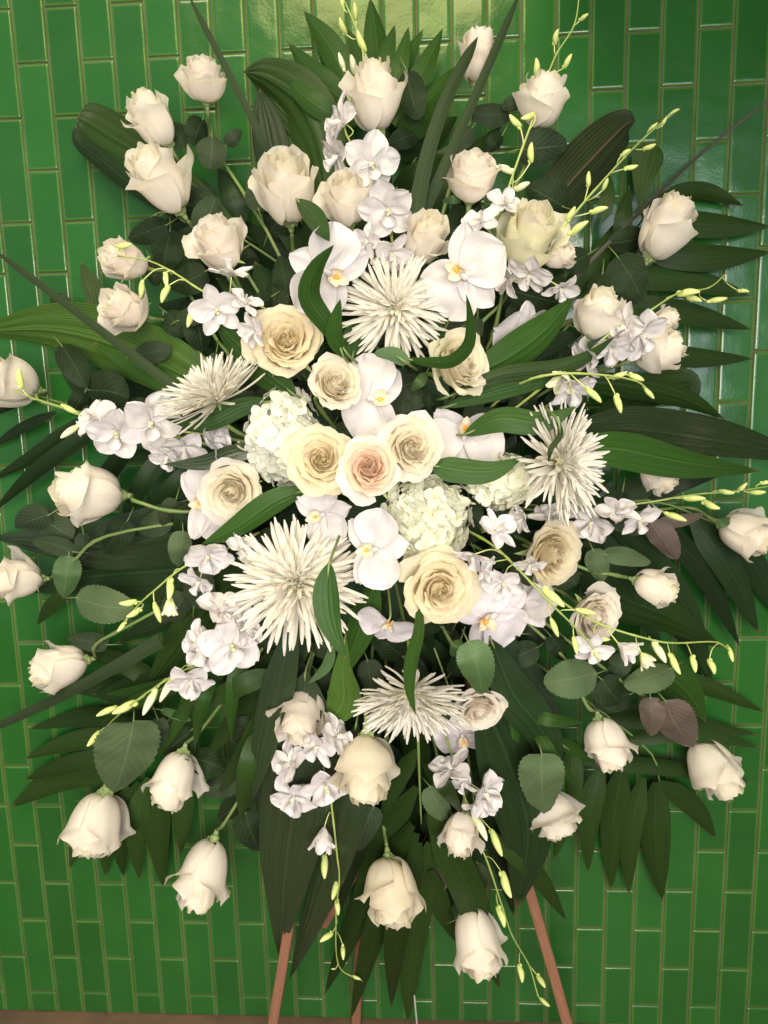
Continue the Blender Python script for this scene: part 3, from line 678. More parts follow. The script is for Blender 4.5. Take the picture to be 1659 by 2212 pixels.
frond('dark palm frond hanging behind the lowest rose of all', 'deep', [(1000, 1560), (1020, 1700), (1030, 1800)],
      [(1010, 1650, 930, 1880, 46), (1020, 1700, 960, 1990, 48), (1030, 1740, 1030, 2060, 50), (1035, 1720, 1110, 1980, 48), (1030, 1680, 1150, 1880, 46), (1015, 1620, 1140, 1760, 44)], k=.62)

# ---- big leaves behind
B = 'broad green leaves in the spray'
leaf('dark broad leaf with a curled end reaching out at the upper left', 'dark', [(520, 500), (420, 410), (290, 325), (200, 268), (166, 252)], 118, .5, .55, 'paddle', fold=.35, roll=-15, group=B)
leaf('narrow underside of the curled leaf at the upper left', 'deep', [(400, 480), (290, 405), (215, 345), (168, 305), (163, 270)], 46, .45, .5, 'lance', roll=30, group=B)
leaf('wide dark leaf folded over at its top, left of the topmost rose', 'dark', [(705, 470), (695, 330), (650, 225), (580, 170), (525, 155)], 128, .45, .6, 'lance', fold=.3, roll=15, group=B)
leaf('dark leaf under the folded one, left of the upper orchid spray', 'deep', [(650, 480), (600, 370), (575, 260), (560, 190)], 80, .4, .45, 'lance', group=B)
leaf('slender leaf tip poking out beside the top left grass blade', 'dark', [(700, 330), (620, 250), (530, 152)], 48, .4, .4, 'lance', group=B)
leaf('dark leaf with a pale brown midrib pointing to the upper right', 'brownrib', [(1130, 540), (1210, 420), (1290, 330), (1350, 270), (1372, 262)], 112, .55, .6, 'lance', fold=.35, roll=-10, group=B)
leaf('tall upright dark leaf above the right rose', 'dark', [(1390, 470), (1388, 400), (1400, 340), (1410, 308)], 66, .4, .5, 'paddle', fold=.1, group=B)
leaf('broad bright green leaf running out of the left edge', 'bright', [(500, 880), (380, 800), (220, 735), (90, 710), (-60, 720)], 150, .5, .6, 'lance', fold=.15, roll=25, group=B)
leaf('dark leaf lying over the bright one at the left', 'mid', [(470, 860), (340, 790), (200, 740)], 90, .5, .55, 'lance', roll=-30, group=B)
leaf('thick glossy leaf catching a pale blue shine at the right edge', 'gloss', [(1180, 960), (1330, 925), (1480, 940), (1620, 965), (1760, 1000)], 122, .9, 1.2, 'lance', fold=.05, roll=-38, group=B, rip=.01)
leaf('smooth green leaf under the glossy one, hiding the lower part of a rose', 'mid', [(1210, 975), (1330, 970), (1480, 1000), (1640, 1018)], 84, 1.1, 1.35, 'lance', fold=.1, roll=20, group=B)
leaf('dark slim leaf above the glossy one, pointing right', 'dark', [(1200, 820), (1350, 835), (1470, 860), (1565, 905)], 62, .7, .9, 'lance', roll=-25, group=B)
leaf('dark hooked leaf behind the lower right orchid buds', 'dark', [(1230, 960), (1340, 880), (1440, 830), (1490, 825), (1508, 862)], 70, .5, .5, 'lance', group=B)
leaf('green leaf rising to the right between the second moth orchid and the right dendrobium', 'mid', [(1010, 815), (1100, 770), (1180, 710), (1240, 640)], 82, .95, 1.0, 'lance', fold=.3, roll=-15, group=B, name='long_leaf')
leaf('dark leaf fanning right below the right upper rose', 'deep', [(1050, 800), (1130, 760), (1260, 720)], 80, .8, .8, 'lance', group=B)
leaf('long curved leaf sweeping right over the dendrobium blooms', 'dark', [(960, 860), (1080, 810), (1200, 795), (1270, 770), (1330, 725)], 38, 1.0, 1.25, 'lance', fold=.35, group=B)
leaf('leaf crossing below the sweeping one towards the right mum', 'mid', [(960, 880), (1070, 845), (1190, 815), (1260, 805)], 44, .95, 1.1, 'lance', fold=.3, group=B)
leaf('green leaf ending over the top of the right spider mum', 'mid', [(1000, 940), (1080, 905), (1170, 912), (1245, 878)], 62, 1.05, 1.3, 'lance', fold=.2, roll=20, group=B)
leaf('dull green leaf curving down through the right spider mum', 'dark', [(1205, 908), (1210, 940), (1190, 970), (1185, 1000)], 13, 1.5, 1.45, 'strap', group=B)
leaf('bright green leaf between the right cream rose and the hydrangea', 'mid', [(925, 1003), (985, 1015), (1060, 1018), (1130, 988)], 56, 1.12, 1.22, 'leaflet', fold=.12, roll=10, group=B)
leaf('green leaf hanging below the right spider mum', 'mid', [(1190, 985), (1205, 1040), (1195, 1110)], 46, .9, .9, 'lance', group=B)
leaf('upper of the two leaves crossing the left mum from the middle', 'mid', [(590, 865), (520, 880), (440, 915), (355, 905)], 44, 1.0, 1.25, 'lance', fold=.3, group=B)
leaf('lower of the two leaves pointing left, with a wet shine', 'gloss', [(590, 968), (520, 975), (440, 998), (352, 1003)], 46, 1.0, 1.2, 'lance', fold=.15, roll=-25, group=B)
leaf('broad green leaf slanting between the left mum and the cream rose', 'mid', [(640, 855), (570, 800), (510, 740), (462, 695)], 80, 1.0, 1.1, 'lance', fold=.3, roll=15, group=B)
leaf('folded strap leaf climbing in front of the left moth orchid', 'mid', [(755, 770), (705, 700), (668, 640), (682, 580), (722, 528)], 50, 1.2, 1.62, 'lance', fold=.35, group=B)
leaf('small upright leaf tip between the moth orchid and the upper mum', 'mid', [(745, 775), (722, 720), (735, 645)], 38, 1.2, 1.4, 'lance', group=B)
leaf('square cut green leaf behind the upper spider mum', 'mid', [(760, 785), (768, 740), (776, 698)], 58, .95, 1.0, 'paddle', group=B)
leaf('thin leaf curling like a hook over the yellowish rose', 'mid', [(870, 775), (925, 782), (975, 780), (1012, 745), (1016, 690), (1007, 634)], 30, 1.15, 1.6, 'lance', fold=.3, group=B)
leaf('short pale green leaf under the upper spider mum', 'roseleafg', [(880, 785), (850, 765), (808, 763)], 34, 1.22, 1.22, 'ovate', group=B)
leaf('dark broken leaf right of the upper spider mum', 'mid', [(980, 760), (935, 715), (918, 690)], 66, .9, .95, 'paddle', group=B)
leaf('green leaf tip showing between orchid and cream rose near the top', 'mid', [(700, 500), (660, 450), (640, 430)], 44, .9, .9, 'lance', group=B)
leaf('green leaf drooping onto the top of the left moth orchid', 'mid', [(640, 430), (680, 470), (712, 522)], 46, 1.1, 1.5, 'lance', group=B)
leaf('slender leaf behind the upper mum and below the double dendrobium', 'mid', [(850, 620), (835, 580), (830, 535)], 40, .9, .95, 'lance', group=B)
leaf('green leaf sweeping down left below the lower left cream rose', 'mid', [(665, 1055), (590, 1085), (510, 1140), (432, 1180)], 56, 1.0, 1.15, 'lance', fold=.3, roll=10, group=B)
leaf('dark glossy leaf lying flat at the left behind the rose leaves', 'gloss', [(560, 1120), (400, 1150), (220, 1180), (-20, 1160)], 140, .4, .45, 'lance', roll=15, group=B)
leaf('second dark leaf below the flat glossy one at the left', 'deep', [(560, 1200), (380, 1230), (200, 1245), (40, 1275)], 105, .4, .4, 'lance', roll=-15, group=B)
leaf('long leaf diving to the lower left under the lower left mum', 'dark', [(590, 1200), (500, 1260), (400, 1370), (310, 1500)], 95, .6, .55, 'lance', fold=.3, group=B)
leaf('slim dark leaf beside it, further left', 'deep', [(520, 1230), (380, 1320), (250, 1390)], 60, .45, .45, 'lance', group=B)
leaf('green leaf hanging over the right side of the big lower mum', 'mid', [(712, 1215), (705, 1280), (715, 1350), (748, 1425)], 62, 1.45, 1.6, 'lance', fold=.2, roll=15, group=B)
leaf('green leaf right of it, dropping under the lower moth orchid', 'mid', [(812, 1255), (790, 1320), (765, 1390), (730, 1480)], 68, .95, .95, 'lance', fold=.3, roll=-20, group=B)
leaf('broad green leaf ending beside the half hidden lower rose', 'bright', [(745, 1380), (740, 1450), (742, 1510), (715, 1560)], 74, .95, 1.0, 'paddle', group=B)
leaf('pale curved leaf joining the lower rose stem', 'roseleafg', [(720, 1390), (705, 1440), (665, 1478)], 24, 1.0, 1.0, 'lance', group=B)
leaf('narrow dark leaf hanging over the lowest spider mum', 'mid', [(905, 1280), (905, 1360), (888, 1430), (885, 1490), (898, 1545)], 30, 1.1, 1.75, 'lance', fold=.3, group=B)
leaf('glossy dark leaf between the two small lower right roses', 'gloss', [(1040, 1340), (1100, 1420), (1160, 1490), (1215, 1560)], 84, .7, .75, 'lance', fold=.3, roll=10, group=B)
leaf('long dark leaf running from the mum to the lower right wall', 'deep', [(1060, 1380), (1110, 1500), (1180, 1600), (1190, 1750)], 90, .95, 1.15, 'lance', group=B)
leaf('wide dark leaf with a pale rim behind the leaf covered rose', 'deep', [(1040, 1500), (1100, 1650), (1140, 1800), (1115, 1965)], 140, .95, 1.15, 'lance', fold=.05, roll=8, group=B)
leaf('wide dark leaf hanging lowest at the left of centre', 'gloss', [(660, 1450), (650, 1650), (620, 1850), (603, 2062)], 160, .95, 1.15, 'lance', fold=.1, roll=-12, group=B)
leaf('shiny leaf strip beside the left bud chain', 'gloss', [(770, 1560), (745, 1750), (690, 1930), (625, 2115)], 92, .95, 1.15, 'lance', fold=.15, roll=-28, group=B)
leaf('dark leaf streaked with light on the left of the lower rose', 'gloss', [(640, 1330), (600, 1480), (570, 1600), (545, 1730)], 78, .95, 1.15, 'lance', roll=-20, group=B)
leaf('green leaf right of the lower right dendrobium spray', 'mid', [(1300, 1370), (1400, 1430), (1480, 1490), (1525, 1560)], 92, .7, .6, 'lance', fold=.25, group=B)
leaf('dark leaf falling behind the small rose above it', 'dark', [(1240, 1230), (1340, 1290), (1440, 1330), (1560, 1400)], 95, .5, .45, 'lance', fold=.25, group=B)
leaf('dark green fragment of leaf under the flat leaves at the left', 'dark', [(150, 1270), (110, 1310), (80, 1350)], 32, .5, .5, 'lance', group=B)
leaf('dark leaf sticking straight up beside the left roses', 'dark', [(215, 720), (205, 640), (175, 565)], 42, .5, .5, 'strap', group=B)
leaf('short leaf stub behind the long left grass blade', 'dark', [(160, 700), (135, 660), (108, 632)], 44, .4, .4, 'strap', group=B)
leaf('dark leaf behind the big lower mum', 'mid', [(600, 1330), (540, 1400), (470, 1450)], 60, .6, .6, 'lance', group=B)
leaf('green leaf behind the lowest middle rose', 'dark', [(860, 1500), (900, 1620), (905, 1760)], 62, .5, .5, 'lance', group=B)

# ---- palm fronds
frond('palm fan rising behind the topmost rose', 'mid', [(830, 420), (830, 300), (828, 215)],
      [(815, 200, 800, -6, 58, .03), (820, 215, 853, 52, 44), (825, 230, 883, 56, 42), (835, 240, 915, 62, 42), (845, 250, 957, 60, 48), (760, 200, 655, 22, 58, .05), (770, 235, 622, 92, 56, -.05), (770, 270, 597, 140, 48, -.08), (850, 270, 1000, 135, 46, .05), (860, 300, 960, 235, 60), (800, 210, 750, 60, 44)], k=.45)
frond('palm frond spreading below the top rose stem', 'dark', [(830, 480), (860, 400), (900, 340)],
      [(860, 340, 990, 250, 62), (900, 380, 1060, 300, 46), (850, 400, 960, 330, 50), (960, 420, 1085, 270, 44), (900, 460, 1020, 330, 50), (640, 330, 540, 240, 50), (650, 400, 560, 330, 50), (700, 430, 620, 330, 50)], k=.35)
frond('palm frond with long fingers stretching over the right wall', 'dark', [(1160, 780), (1300, 620), (1400, 480), (1440, 420)],
      [(1415, 430, 1608, 445, 42, -.12), (1400, 470, 1668, 490, 56, .02), (1370, 535, 1668, 545, 62, .05), (1330, 600, 1625, 640, 56, -.06), (1320, 655, 1625, 712, 52, -.03), (1350, 745, 1628, 775, 46, .04), (1300, 480, 1315, 370, 34), (1345, 550, 1360, 400, 40), (1240, 640, 1330, 480, 46), (1230, 700, 1500, 690, 44)], k=.45)
frond('dark palm frond fanning down over the right wall', 'deep', [(1130, 1090), (1250, 1100), (1400, 1080), (1520, 1120), (1600, 1160)],
      [(1300, 1120, 1540, 1480, 96, -.06), (1380, 1090, 1600, 1400, 52, -.08), (1490, 1110, 1640, 1370, 62, -.05), (1560, 1130, 1690, 1340, 60), (1240, 1120, 1430, 1400, 74, -.05), (1180, 1130, 1330, 1330, 60), (1300, 1080, 1500, 1000, 40), (1400, 1080, 1590, 1010, 34)], k=.4)
frond('palm frond reaching out low on the right between the two outer roses', 'dark', [(1140, 1420), (1250, 1500), (1400, 1620), (1425, 1690)],
      [(1360, 1450, 1655, 1540, 44, -.05), (1290, 1550, 1640, 1588, 42, -.03), (1330, 1600, 1645, 1615, 40, -.08), (1230, 1640, 1630, 1690, 36, -.02), (1300, 1650, 1270, 1888, 48, .05), (1345, 1650, 1320, 1925, 54, .03), (1390, 1680, 1358, 1935, 46, .05), (1418, 1690, 1430, 1948, 62, .03), (1425, 1690, 1548, 1812, 46, -.08), (1240, 1600, 1195, 1860, 50), (1190, 1560, 1215, 1800, 44)], k=.38)
frond('palm frond hanging straight down in front of the easel', 'dark', [(900, 1480), (905, 1650), (910, 1780)],
      [(890, 1780, 700, 2150, 62, .04), (900, 1800, 757, 2205, 56, .03), (905, 1820, 845, 2180, 60, .04), (930, 1820, 880, 2215, 68, .03), (930, 1760, 1080, 2140, 74, -.04), (900, 1700, 760, 1960, 50, .04), (930, 1700, 1010, 1890, 48), (915, 1650, 1000, 1760, 36), (900, 1620, 820, 1780, 38), (1060, 1800, 1225, 1990, 44, -.06), (930, 1880, 990, 2040, 44)], k=.95)
frond('feathery dark palm frond at the lower left', 'dark', [(520, 1400), (400, 1520), (300, 1620), (230, 1690)],
      [(330, 1560, 60, 1575, 44, .08), (310, 1600, 50, 1640, 48, .08), (290, 1640, 50, 1685, 46, .06), (270, 1660, 22, 1745, 68, .1), (250, 1700, 150, 1880, 42, .1), (280, 1700, 228, 1897, 46, .1), (300, 1690, 268, 1897, 46, .12), (320, 1680, 302, 1905, 46, .08), (350, 1660, 352, 1920, 52, .04), (380, 1620, 390, 1850, 48), (340, 1530, 100, 1480, 48, .08), (370, 1500, 150, 1400, 44, .08), (400, 1480, 200, 1500, 60)], k=.35)
frond('slim palm frond between the wide grass blade and the lower left roses', 'mid', [(560, 1380), (430, 1440), (330, 1500)],
      [(540, 1400, 400, 1480, 30), (500, 1420, 360, 1560, 30), (470, 1430, 420, 1620, 32), (430, 1450, 340, 1640, 30), (520, 1400, 500, 1600, 32), (390, 1470, 230, 1500, 30), (360, 1490, 220, 1560, 30)], k=.9)
frond('slim palm frond between the light green leaf and the lower right roses', 'mid', [(1060, 1480), (1150, 1560), (1230, 1620)],
      [(1080, 1500, 1060, 1680, 32), (1110, 1530, 1080, 1720, 32), (1150, 1560, 1250, 1700, 30), (1170, 1570, 1220, 1740, 30), (1130, 1540, 1260, 1560, 30), (1200, 1600, 1290, 1650, 28)], k=.95)
frond('palm frond of slanting dark strips at the left edge', 'deep', [(500, 940), (400, 925), (270, 900), (130, 870), (20, 830)],
      [(120, 890, -30, 975, 24), (170, 905, -30, 1045, 30), (230, 915, -20, 1110, 36), (300, 930, 110, 1150, 40), (370, 960, 260, 1140, 42), (420, 990, 350, 1160, 40), (90, 850, -20, 900, 22), (250, 890, 120, 770, 50), (350, 910, 240, 800, 50), (460, 1000, 440, 1150, 44)], k=.35)
frond('low palm frond left of the second lowest rose', 'dark', [(640, 1300), (600, 1450), (560, 1560)],
      [(590, 1480, 440, 1640, 50), (580, 1520, 470, 1720, 48), (570, 1560, 520, 1780, 50), (600, 1500, 640, 1750, 54), (600, 1450, 420, 1540, 46), (620, 1400, 500, 1500, 50)], k=.9)
frond('palm frond tips behind the upper left roses', 'deep', [(680, 620), (560, 540), (450, 470)],
      [(450, 470, 340, 500, 70), (480, 490, 330, 560, 70), (500, 500, 370, 620, 60), (460, 450, 400, 380, 60), (520, 490, 470, 360, 60), (560, 560, 360, 690, 64), (600, 600, 420, 760, 60)], k=.35)

# ---- long grass blades
G = 'long stiff grass blades'
def blade(label, m, pts, wd, k0, k1, **kw): return leaf(label, m, pts, wd, k0, k1, 'blade', fold=.3, group=G, name='grass_blade', cat='grass blade', rip=0, nv=20, **kw)
blade('grass blade slanting out of the top edge at the upper left', 'blade', [(600, 400), (560, 290), (500, 170), (402, -20)], 19, .5, 1.3)
blade('grass blade leaving the top edge at the right of the top rose', 'blade', [(905, 480), (960, 360), (1030, 200), (1125, -20)], 27, .9, 1.4)
blade('pointed grass blade ending in front of the pinkish top rose', 'blade', [(895, 470), (925, 330), (970, 200), (1033, 78)], 36, 1.0, 1.5)
blade('grass blade slanting down from the left edge to the left mum', 'blade', [(430, 880), (310, 785), (140, 655), (-20, 535)], 22, 1.0, 1.4)
blade('wide grass blade running down to the lower left edge', 'blade', [(345, 1385), (250, 1440), (120, 1510), (-40, 1585)], 30, .9, 1.3)
blade('thin brown stalk crossing to the right edge', 'twig', [(1220, 620), (1350, 490), (1500, 345), (1680, 200)], 9, .5, .9)

# ---- hydrangeas
hydrangea('white hydrangea head at the left of the three central roses', 612, 945, 178, 228, 42, 'hyd', 105)
hydrangea('large cream hydrangea head below the central roses', 925, 1120, 205, 200, 36, 'hydg', 130)
hydrangea('partly covered hydrangea head beside the right spider mum', 1085, 1040, 170, 130, 30, 'hydg', 110)

# ---- spider mums
mum('spider mum facing the viewer above the centre, between two moth orchids', 853, 668, 114, 80, 72, 104, k=1.0)
mum('left spider mum seen from the side, under the slanting green leaf', 470, 868, 118, 122, 18, 84, dz=.03)
mum('right spider mum beside the glossy leaf', 1205, 1000, 124, 8, 38, 98, k=1.18)
mum('largest spider mum, lower left, partly behind a hanging leaf', 641, 1262, 140, 95, 74, 104, k=1.1, dz=.01)
mum('lowest spider mum, drooping and seen from the side', 886, 1492, 122, 268, 30, 86, dz=.05)

# ---- moth orchids
phal('moth orchid left of the upper mum, crossed by a strap leaf', 712, 590, 172, 152, 330, 66, k=1.1, dz=.03, scl=(1.08, .95))
phal('moth orchid right of the upper mum', 1000, 590, 176, 322, 190, 70, k=1.1, dz=.03, scl=(1.08, .95))
phal('tall moth orchid behind the two roses above the centre', 805, 864, 168, 176, 20, 64, k=.98, scl=(1.05, .95))
phal('half hidden moth orchid right of the rose trio', 1003, 940, 150, 262, 80, 66, k=.95, dz=-.01, scl=(1.1, .9))
phal('moth orchid between the cream rose and the largest mum', 694, 1112, 132, 20, 200, 60, k=1.0)
phal('white moth orchid with an orange heart, right of the largest mum', 806, 1186, 148, 8, 200, 66, k=1.1, scl=(1.08, .95))
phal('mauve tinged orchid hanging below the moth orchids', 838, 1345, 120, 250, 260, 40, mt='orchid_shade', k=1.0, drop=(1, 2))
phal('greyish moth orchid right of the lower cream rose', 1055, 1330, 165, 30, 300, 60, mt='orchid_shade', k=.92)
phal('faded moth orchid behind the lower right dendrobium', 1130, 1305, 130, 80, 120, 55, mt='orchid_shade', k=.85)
phal('moth orchid peeking from behind the left cream rose', 446, 1085, 140, 10, 190, 60, k=.85, scl=(1.2, .9))
phal('moth orchid half covered by the leaf on the right of the upper mum', 1125, 735, 150, 95, 330, 45, k=.8)
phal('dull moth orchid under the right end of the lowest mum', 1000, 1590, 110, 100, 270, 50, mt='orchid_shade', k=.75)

# ---- dendrobium sprays
spray('orchid spray at the top, its buds crossing the top edge', [(860, 620), (838, 470), (800, 370), (745, 280), (765, 190), (785, 130), (772, 70), (752, 20), (735, -15)],
      [(738, 262, 95, 170, 15), (730, 335, 95, 200, 20), (802, 352, 105, 330, 72, 'w'), (838, 450, 105, 260, 68, 'w'), (795, 520, 60, 200, 50), (845, 545, 80, 300, 45)],
      [(739, 4, 24, 100), (768, 24, 34, 95), (739, 57, 36, 115), (779, 90, 46, 115), (738, 134, 38, 110, 1), (763, 140, 42, 100, 1)])
spray('long orchid spray with green buds before the top right rose', [(1060, 560), (1080, 470), (1106, 383), (1149, 263), (1168, 207), (1199, 123), (1240, 55), (1252, -15)],
      [(1042, 478, 75, 120, 40), (1090, 440, 70, 60, 45)],
      [(1261, 37, 24, 40), (1200, 80, 32, 85), (1160, 145, 36, 92), (1226, 132, 32, 65), (1194, 192, 44, 70), (1141, 253, 34, 200), (1112, 263, 38, 140), (1146, 330, 42, 95), (1128, 402, 38, 30, 1), (1090, 364, 42, 160, 1)])
spray('orchid spray climbing to the right over the brown ribbed leaf', [(1130, 640), (1170, 570), (1206, 510), (1253, 447), (1333, 357), (1389, 300), (1439, 257), (1469, 235)],
      [(1145, 592, 85, 240, 40), (1212, 622, 70, 300, 30), (1095, 600, 80, 200, 30)],
      [(1457, 240, 18, 30), (1434, 263, 22, 60), (1411, 273, 22, 40), (1403, 318, 30, 20), (1351, 329, 26, 40), (1363, 362, 30, 10), (1271, 387, 32, 95), (1308, 398, 30, 70), (1234, 462, 34, 60), (1293, 453, 40, 20), (1249, 492, 50, 40)], dz=.03)
spray('orchid spray with white blooms squeezed between the two right hand roses', [(1090, 900), (1180, 830), (1266, 765), (1330, 710), (1390, 680), (1466, 633), (1530, 622), (1570, 590)],
      [(1385, 722, 95, 320, 35, 'w'), (1352, 705, 85, 180, 40), (1320, 752, 85, 290, 40), (1268, 772, 80, 200, 35), (1222, 806, 80, 240, 40, 'g'), (1236, 838, 90, 300, 35)],
      [(1487, 631, 48, 10), (1549, 648, 42, 10), (1606, 628, 24, 0), (1500, 645, 34, 350)], dz=.02)
spray('arching orchid spray of green buds below the right hand roses', [(1060, 880), (1120, 830), (1200, 808), (1300, 810), (1373, 823), (1404, 845)],
      [], [(1339, 811, 36, 20), (1375, 815, 36, 340), (1403, 850, 32, 315), (1283, 853, 48, 320), (1336, 872, 44, 290)], k=1.1, dz=.05)
spray('orchid spray running to the right edge under the smooth leaf', [(1040, 1150), (1150, 1110), (1276, 1100), (1400, 1085), (1500, 1068), (1580, 1062), (1665, 1050)],
      [(1279, 1125, 90, 240, 40, 'w'), (1333, 1108, 80, 80, 40), (1380, 1120, 80, 300, 35), (1190, 1118, 80, 100, 30), (1130, 1120, 60, 200, 30)],
      [(1569, 1063, 34, 350), (1603, 1053, 30, 40), (1637, 1064, 34, 0), (1499, 1076, 48, 0), (1535, 1092, 42, 330), (1459, 1116, 50, 340), (1655, 1042, 24, 10)])
spray('slender orchid spray with curled petals draped over the lower right roses', [(980, 1130), (1060, 1175), (1120, 1230), (1179, 1293), (1253, 1366), (1295, 1418)],
      [(1073, 1145, 85, 40, 30, 'n'), (1022, 1200, 80, 250, 20), (1048, 1228, 55, 340, 30), (1086, 1258, 75, 280, 50), (1145, 1218, 60, 260, 20)],
      [(1196, 1290, 62, 320), (1266, 1321, 44, 350), (1198, 1356, 44, 290), (1243, 1394, 40, 280), (1303, 1381, 30, 0), (1288, 1414, 28, 310)], k=1.1, dz=.06)
spray('orchid spray whose long bud tail points to the lower right', [(1200, 1290), (1260, 1330), (1323, 1358), (1416, 1384), (1466, 1389), (1545, 1387), (1578, 1406)],
      [(1338, 1392, 80, 320, 5, 'h'), (1386, 1412, 60, 300, 5, 'g'), (1280, 1402, 75, 280, 45)],
      [(1425, 1408, 54, 300, 1), (1457, 1434, 50, 290), (1499, 1434, 38, 280), (1539, 1439, 38, 290), (1579, 1414, 34, 280)], k=1.1, dz=.05)
spray('orchid spray hanging down the middle left with a dangling bud chain', [(760, 1500), (700, 1590), (705, 1680), (716, 1739), (728, 1846), (733, 1899), (726, 1979), (732, 2086), (783, 2119)],
      [(728, 1590, 85, 20, 30), (686, 1610, 85, 230, 40), (626, 1650, 85, 180, 35, 'w'), (634, 1720, 90, 240, 30, 'w'), (703, 1695, 90, 280, 35, 'w'), (700, 1790, 85, 265, 5, 'h')],
      [(701, 1872, 52, 270), (724, 1922, 48, 255), (729, 1959, 34, 280), (705, 2024, 34, 210), (741, 2056, 32, 275), (770, 2112, 22, 340), (720, 2093, 10, 180)], k=1.05, dz=.03)
spray('orchid spray hanging down the middle right beside the lowest rose', [(960, 1580), (985, 1660), (1005, 1730), (1026, 1802), (1053, 1862), (1083, 1952), (1106, 2020), (1143, 2086), (1163, 2152), (1180, 2172)],
      [(975, 1660, 85, 120, 30, 'w'), (1000, 1690, 60, 240, 20), (1045, 1712, 90, 330, 30, 'w'), (1040, 1735, 70, 280, 20)],
      [(1038, 1786, 62, 300, 1), (1072, 1820, 60, 290), (1092, 1911, 56, 285), (1084, 1979, 44, 290), (1126, 2102, 36, 280), (1169, 2119, 32, 305), (1177, 2166, 26, 320)], k=1.05, dz=.03)
spray('orchid spray with drooping buds left of the largest mum', [(560, 1150), (480, 1190), (400, 1223), (333, 1276), (300, 1306), (257, 1356)],
      [(450, 1198, 90, 270, 45, 'w'), (430, 1255, 75, 230, 25), (520, 1182, 60, 40, 40), (368, 1292, 65, 270, 5, 'g')],
      [(368, 1273, 50, 270), (277, 1303, 38, 190), (290, 1325, 36, 215), (340, 1323, 48, 290), (263, 1354, 28, 235)], k=1.05, dz=.02)
spray('full orchid spray of open blooms reaching to the lower left', [(600, 1280), (520, 1350), (447, 1426), (380, 1456), (300, 1509), (247, 1553), (213, 1590)],
      [(478, 1318, 95, 60, 40, 'w'), (500, 1392, 115, 300, 70, 'w'), (432, 1392, 90, 170, 30, 'w'), (412, 1468, 85, 260, 30, 'w'), (530, 1350, 80, 20, 40, 'w'), (450, 1420, 70, 250, 30)],
      [(364, 1483, 74, 240, 1), (323, 1516, 62, 245, 1), (269, 1529, 56, 210), (230, 1536, 46, 205), (203, 1596, 42, 235), (257, 1602, 38, 290)], k=1.1, dz=.03)
spray('orchid spray arching left over the two pale roses, with a small starry bloom', [(640, 720), (560, 660), (500, 640), (443, 631), (377, 590), (320, 563), (255, 553)],
      [(467, 668, 95, 300, 75, 'n'), (530, 655, 65, 60, 30), (548, 715, 70, 200, 30), (500, 592, 85, 85, 5)],
      [(268, 531, 36, 10), (306, 626, 42, 260), (358, 604, 34, 270), (355, 634, 42, 240), (414, 682, 54, 240)], k=1.1, dz=.04)
spray('orchid spray pointing left with three wide open blooms in a row', [(560, 960), (450, 940), (330, 925), (230, 915), (177, 898), (133, 880), (40, 848), (0, 818)],
      [(208, 903, 85, 150, 40), (252, 932, 100, 250, 60, 'w'), (325, 910, 115, 300, 65, 'w'), (395, 965, 85, 260, 35, 'w'), (462, 950, 90, 20, 30, 'w'), (360, 985, 70, 240, 30)],
      [(42, 818, 46, 95), (152, 885, 42, 330), (150, 932, 52, 215, 1)], k=1.05, dz=.01)

# ---- roses
L = 'roseleaf'; D = 'roseleafd'; GY = 'roseleafgy'; FG = 'roseleafg'; BR = 'roseleafb'
rose('small white rose standing highest on the left side', 440, 172, 98, 88, 92, 12, leaves=((428, 285, 64, 56, 250, D, .6), (505, 298, 48, 34, 45, GY, .6), (455, 330, 74, 70, 265, GY, .65)), pal='b')
rose('cream rose bud leaning left, just above the curled dark leaf', 330, 258, 96, 122, 118, 5, leaves=((385, 290, 60, 60, 300, D, .6),), pal='w')
rose('large ragged rose at the upper left with a petal hanging to the left', 345, 390, 120, 150, 122, 12, pal='w', op=.3, leaves=((320, 500, 90, 60, 200, D, .6), (410, 440, 110, 80, 20, D, .5), (360, 540, 90, 80, 260, D, .55)))
rose('pale rose below the large ragged one, beside dark leaves', 475, 525, 112, 112, 112, 28, pal='b', op=.3, leaves=((405, 600, 90, 70, 200, D, .6), (600, 470, 90, 70, 60, D, .5)))
rose('upper of the two pale roses stacked at the left', 268, 562, 92, 98, 160, 28, pal='b', leaves=((330, 590, 60, 44, 280, D, .6),))
rose('lower of the two pale roses stacked at the left', 268, 668, 104, 100, 160, 32, pal='b', leaves=((380, 700, 70, 60, 310, D, .6), (330, 760, 84, 54, 10, GY, .6), (430, 720, 80, 70, 280, D, .6)))
rose('very large cream rose left of the upper orchid spray', 618, 408, 140, 160, 95, 30, pal='w', op=.15, var=1)
rose('topmost large rose, standing before the palm fan', 810, 208, 116, 142, 92, 6, pal='w', dz=.01, leaves=((892, 205, 112, 66, 285, D, .8), (870, 300, 70, 50, 200, D, .5)))
rose('pinkish rose bud behind the crossing grass blades at the top', 1032, 120, 84, 108, 84, 0, pal='b', op=.1, leaves=((1055, 243, 96, 52, 178, GY, .5), (1000, 300, 70, 50, 230, GY, .5)))
rose('rose behind the thin bud stem at the upper right', 1172, 216, 106, 112, 78, 3, pal='w', leaves=((1172, 318, 108, 84, 5, GY, .7), (1105, 225, 46, 34, 200, GY, .6), (1070, 310, 50, 40, 230, D, .6)))
rose('pale rose with a flared collar of petals right of centre top', 1020, 382, 118, 100, 85, 16, pal='b', op=.4, leaves=((980, 430, 50, 20, 190, FG, .9), (1180, 425, 92, 88, 150, D, .6)))
rose('cream rose nestled against the upper orchid blooms', 750, 432, 112, 112, 98, 30, pal='w', op=.3)
rose('tall cream rose above the right moth orchid', 918, 515, 96, 122, 62, 35, pal='w', op=.3)
rose('big yellowish rose at the upper right of the two moth orchids', 1140, 512, 136, 146, 72, 30, pal='g', op=.3)
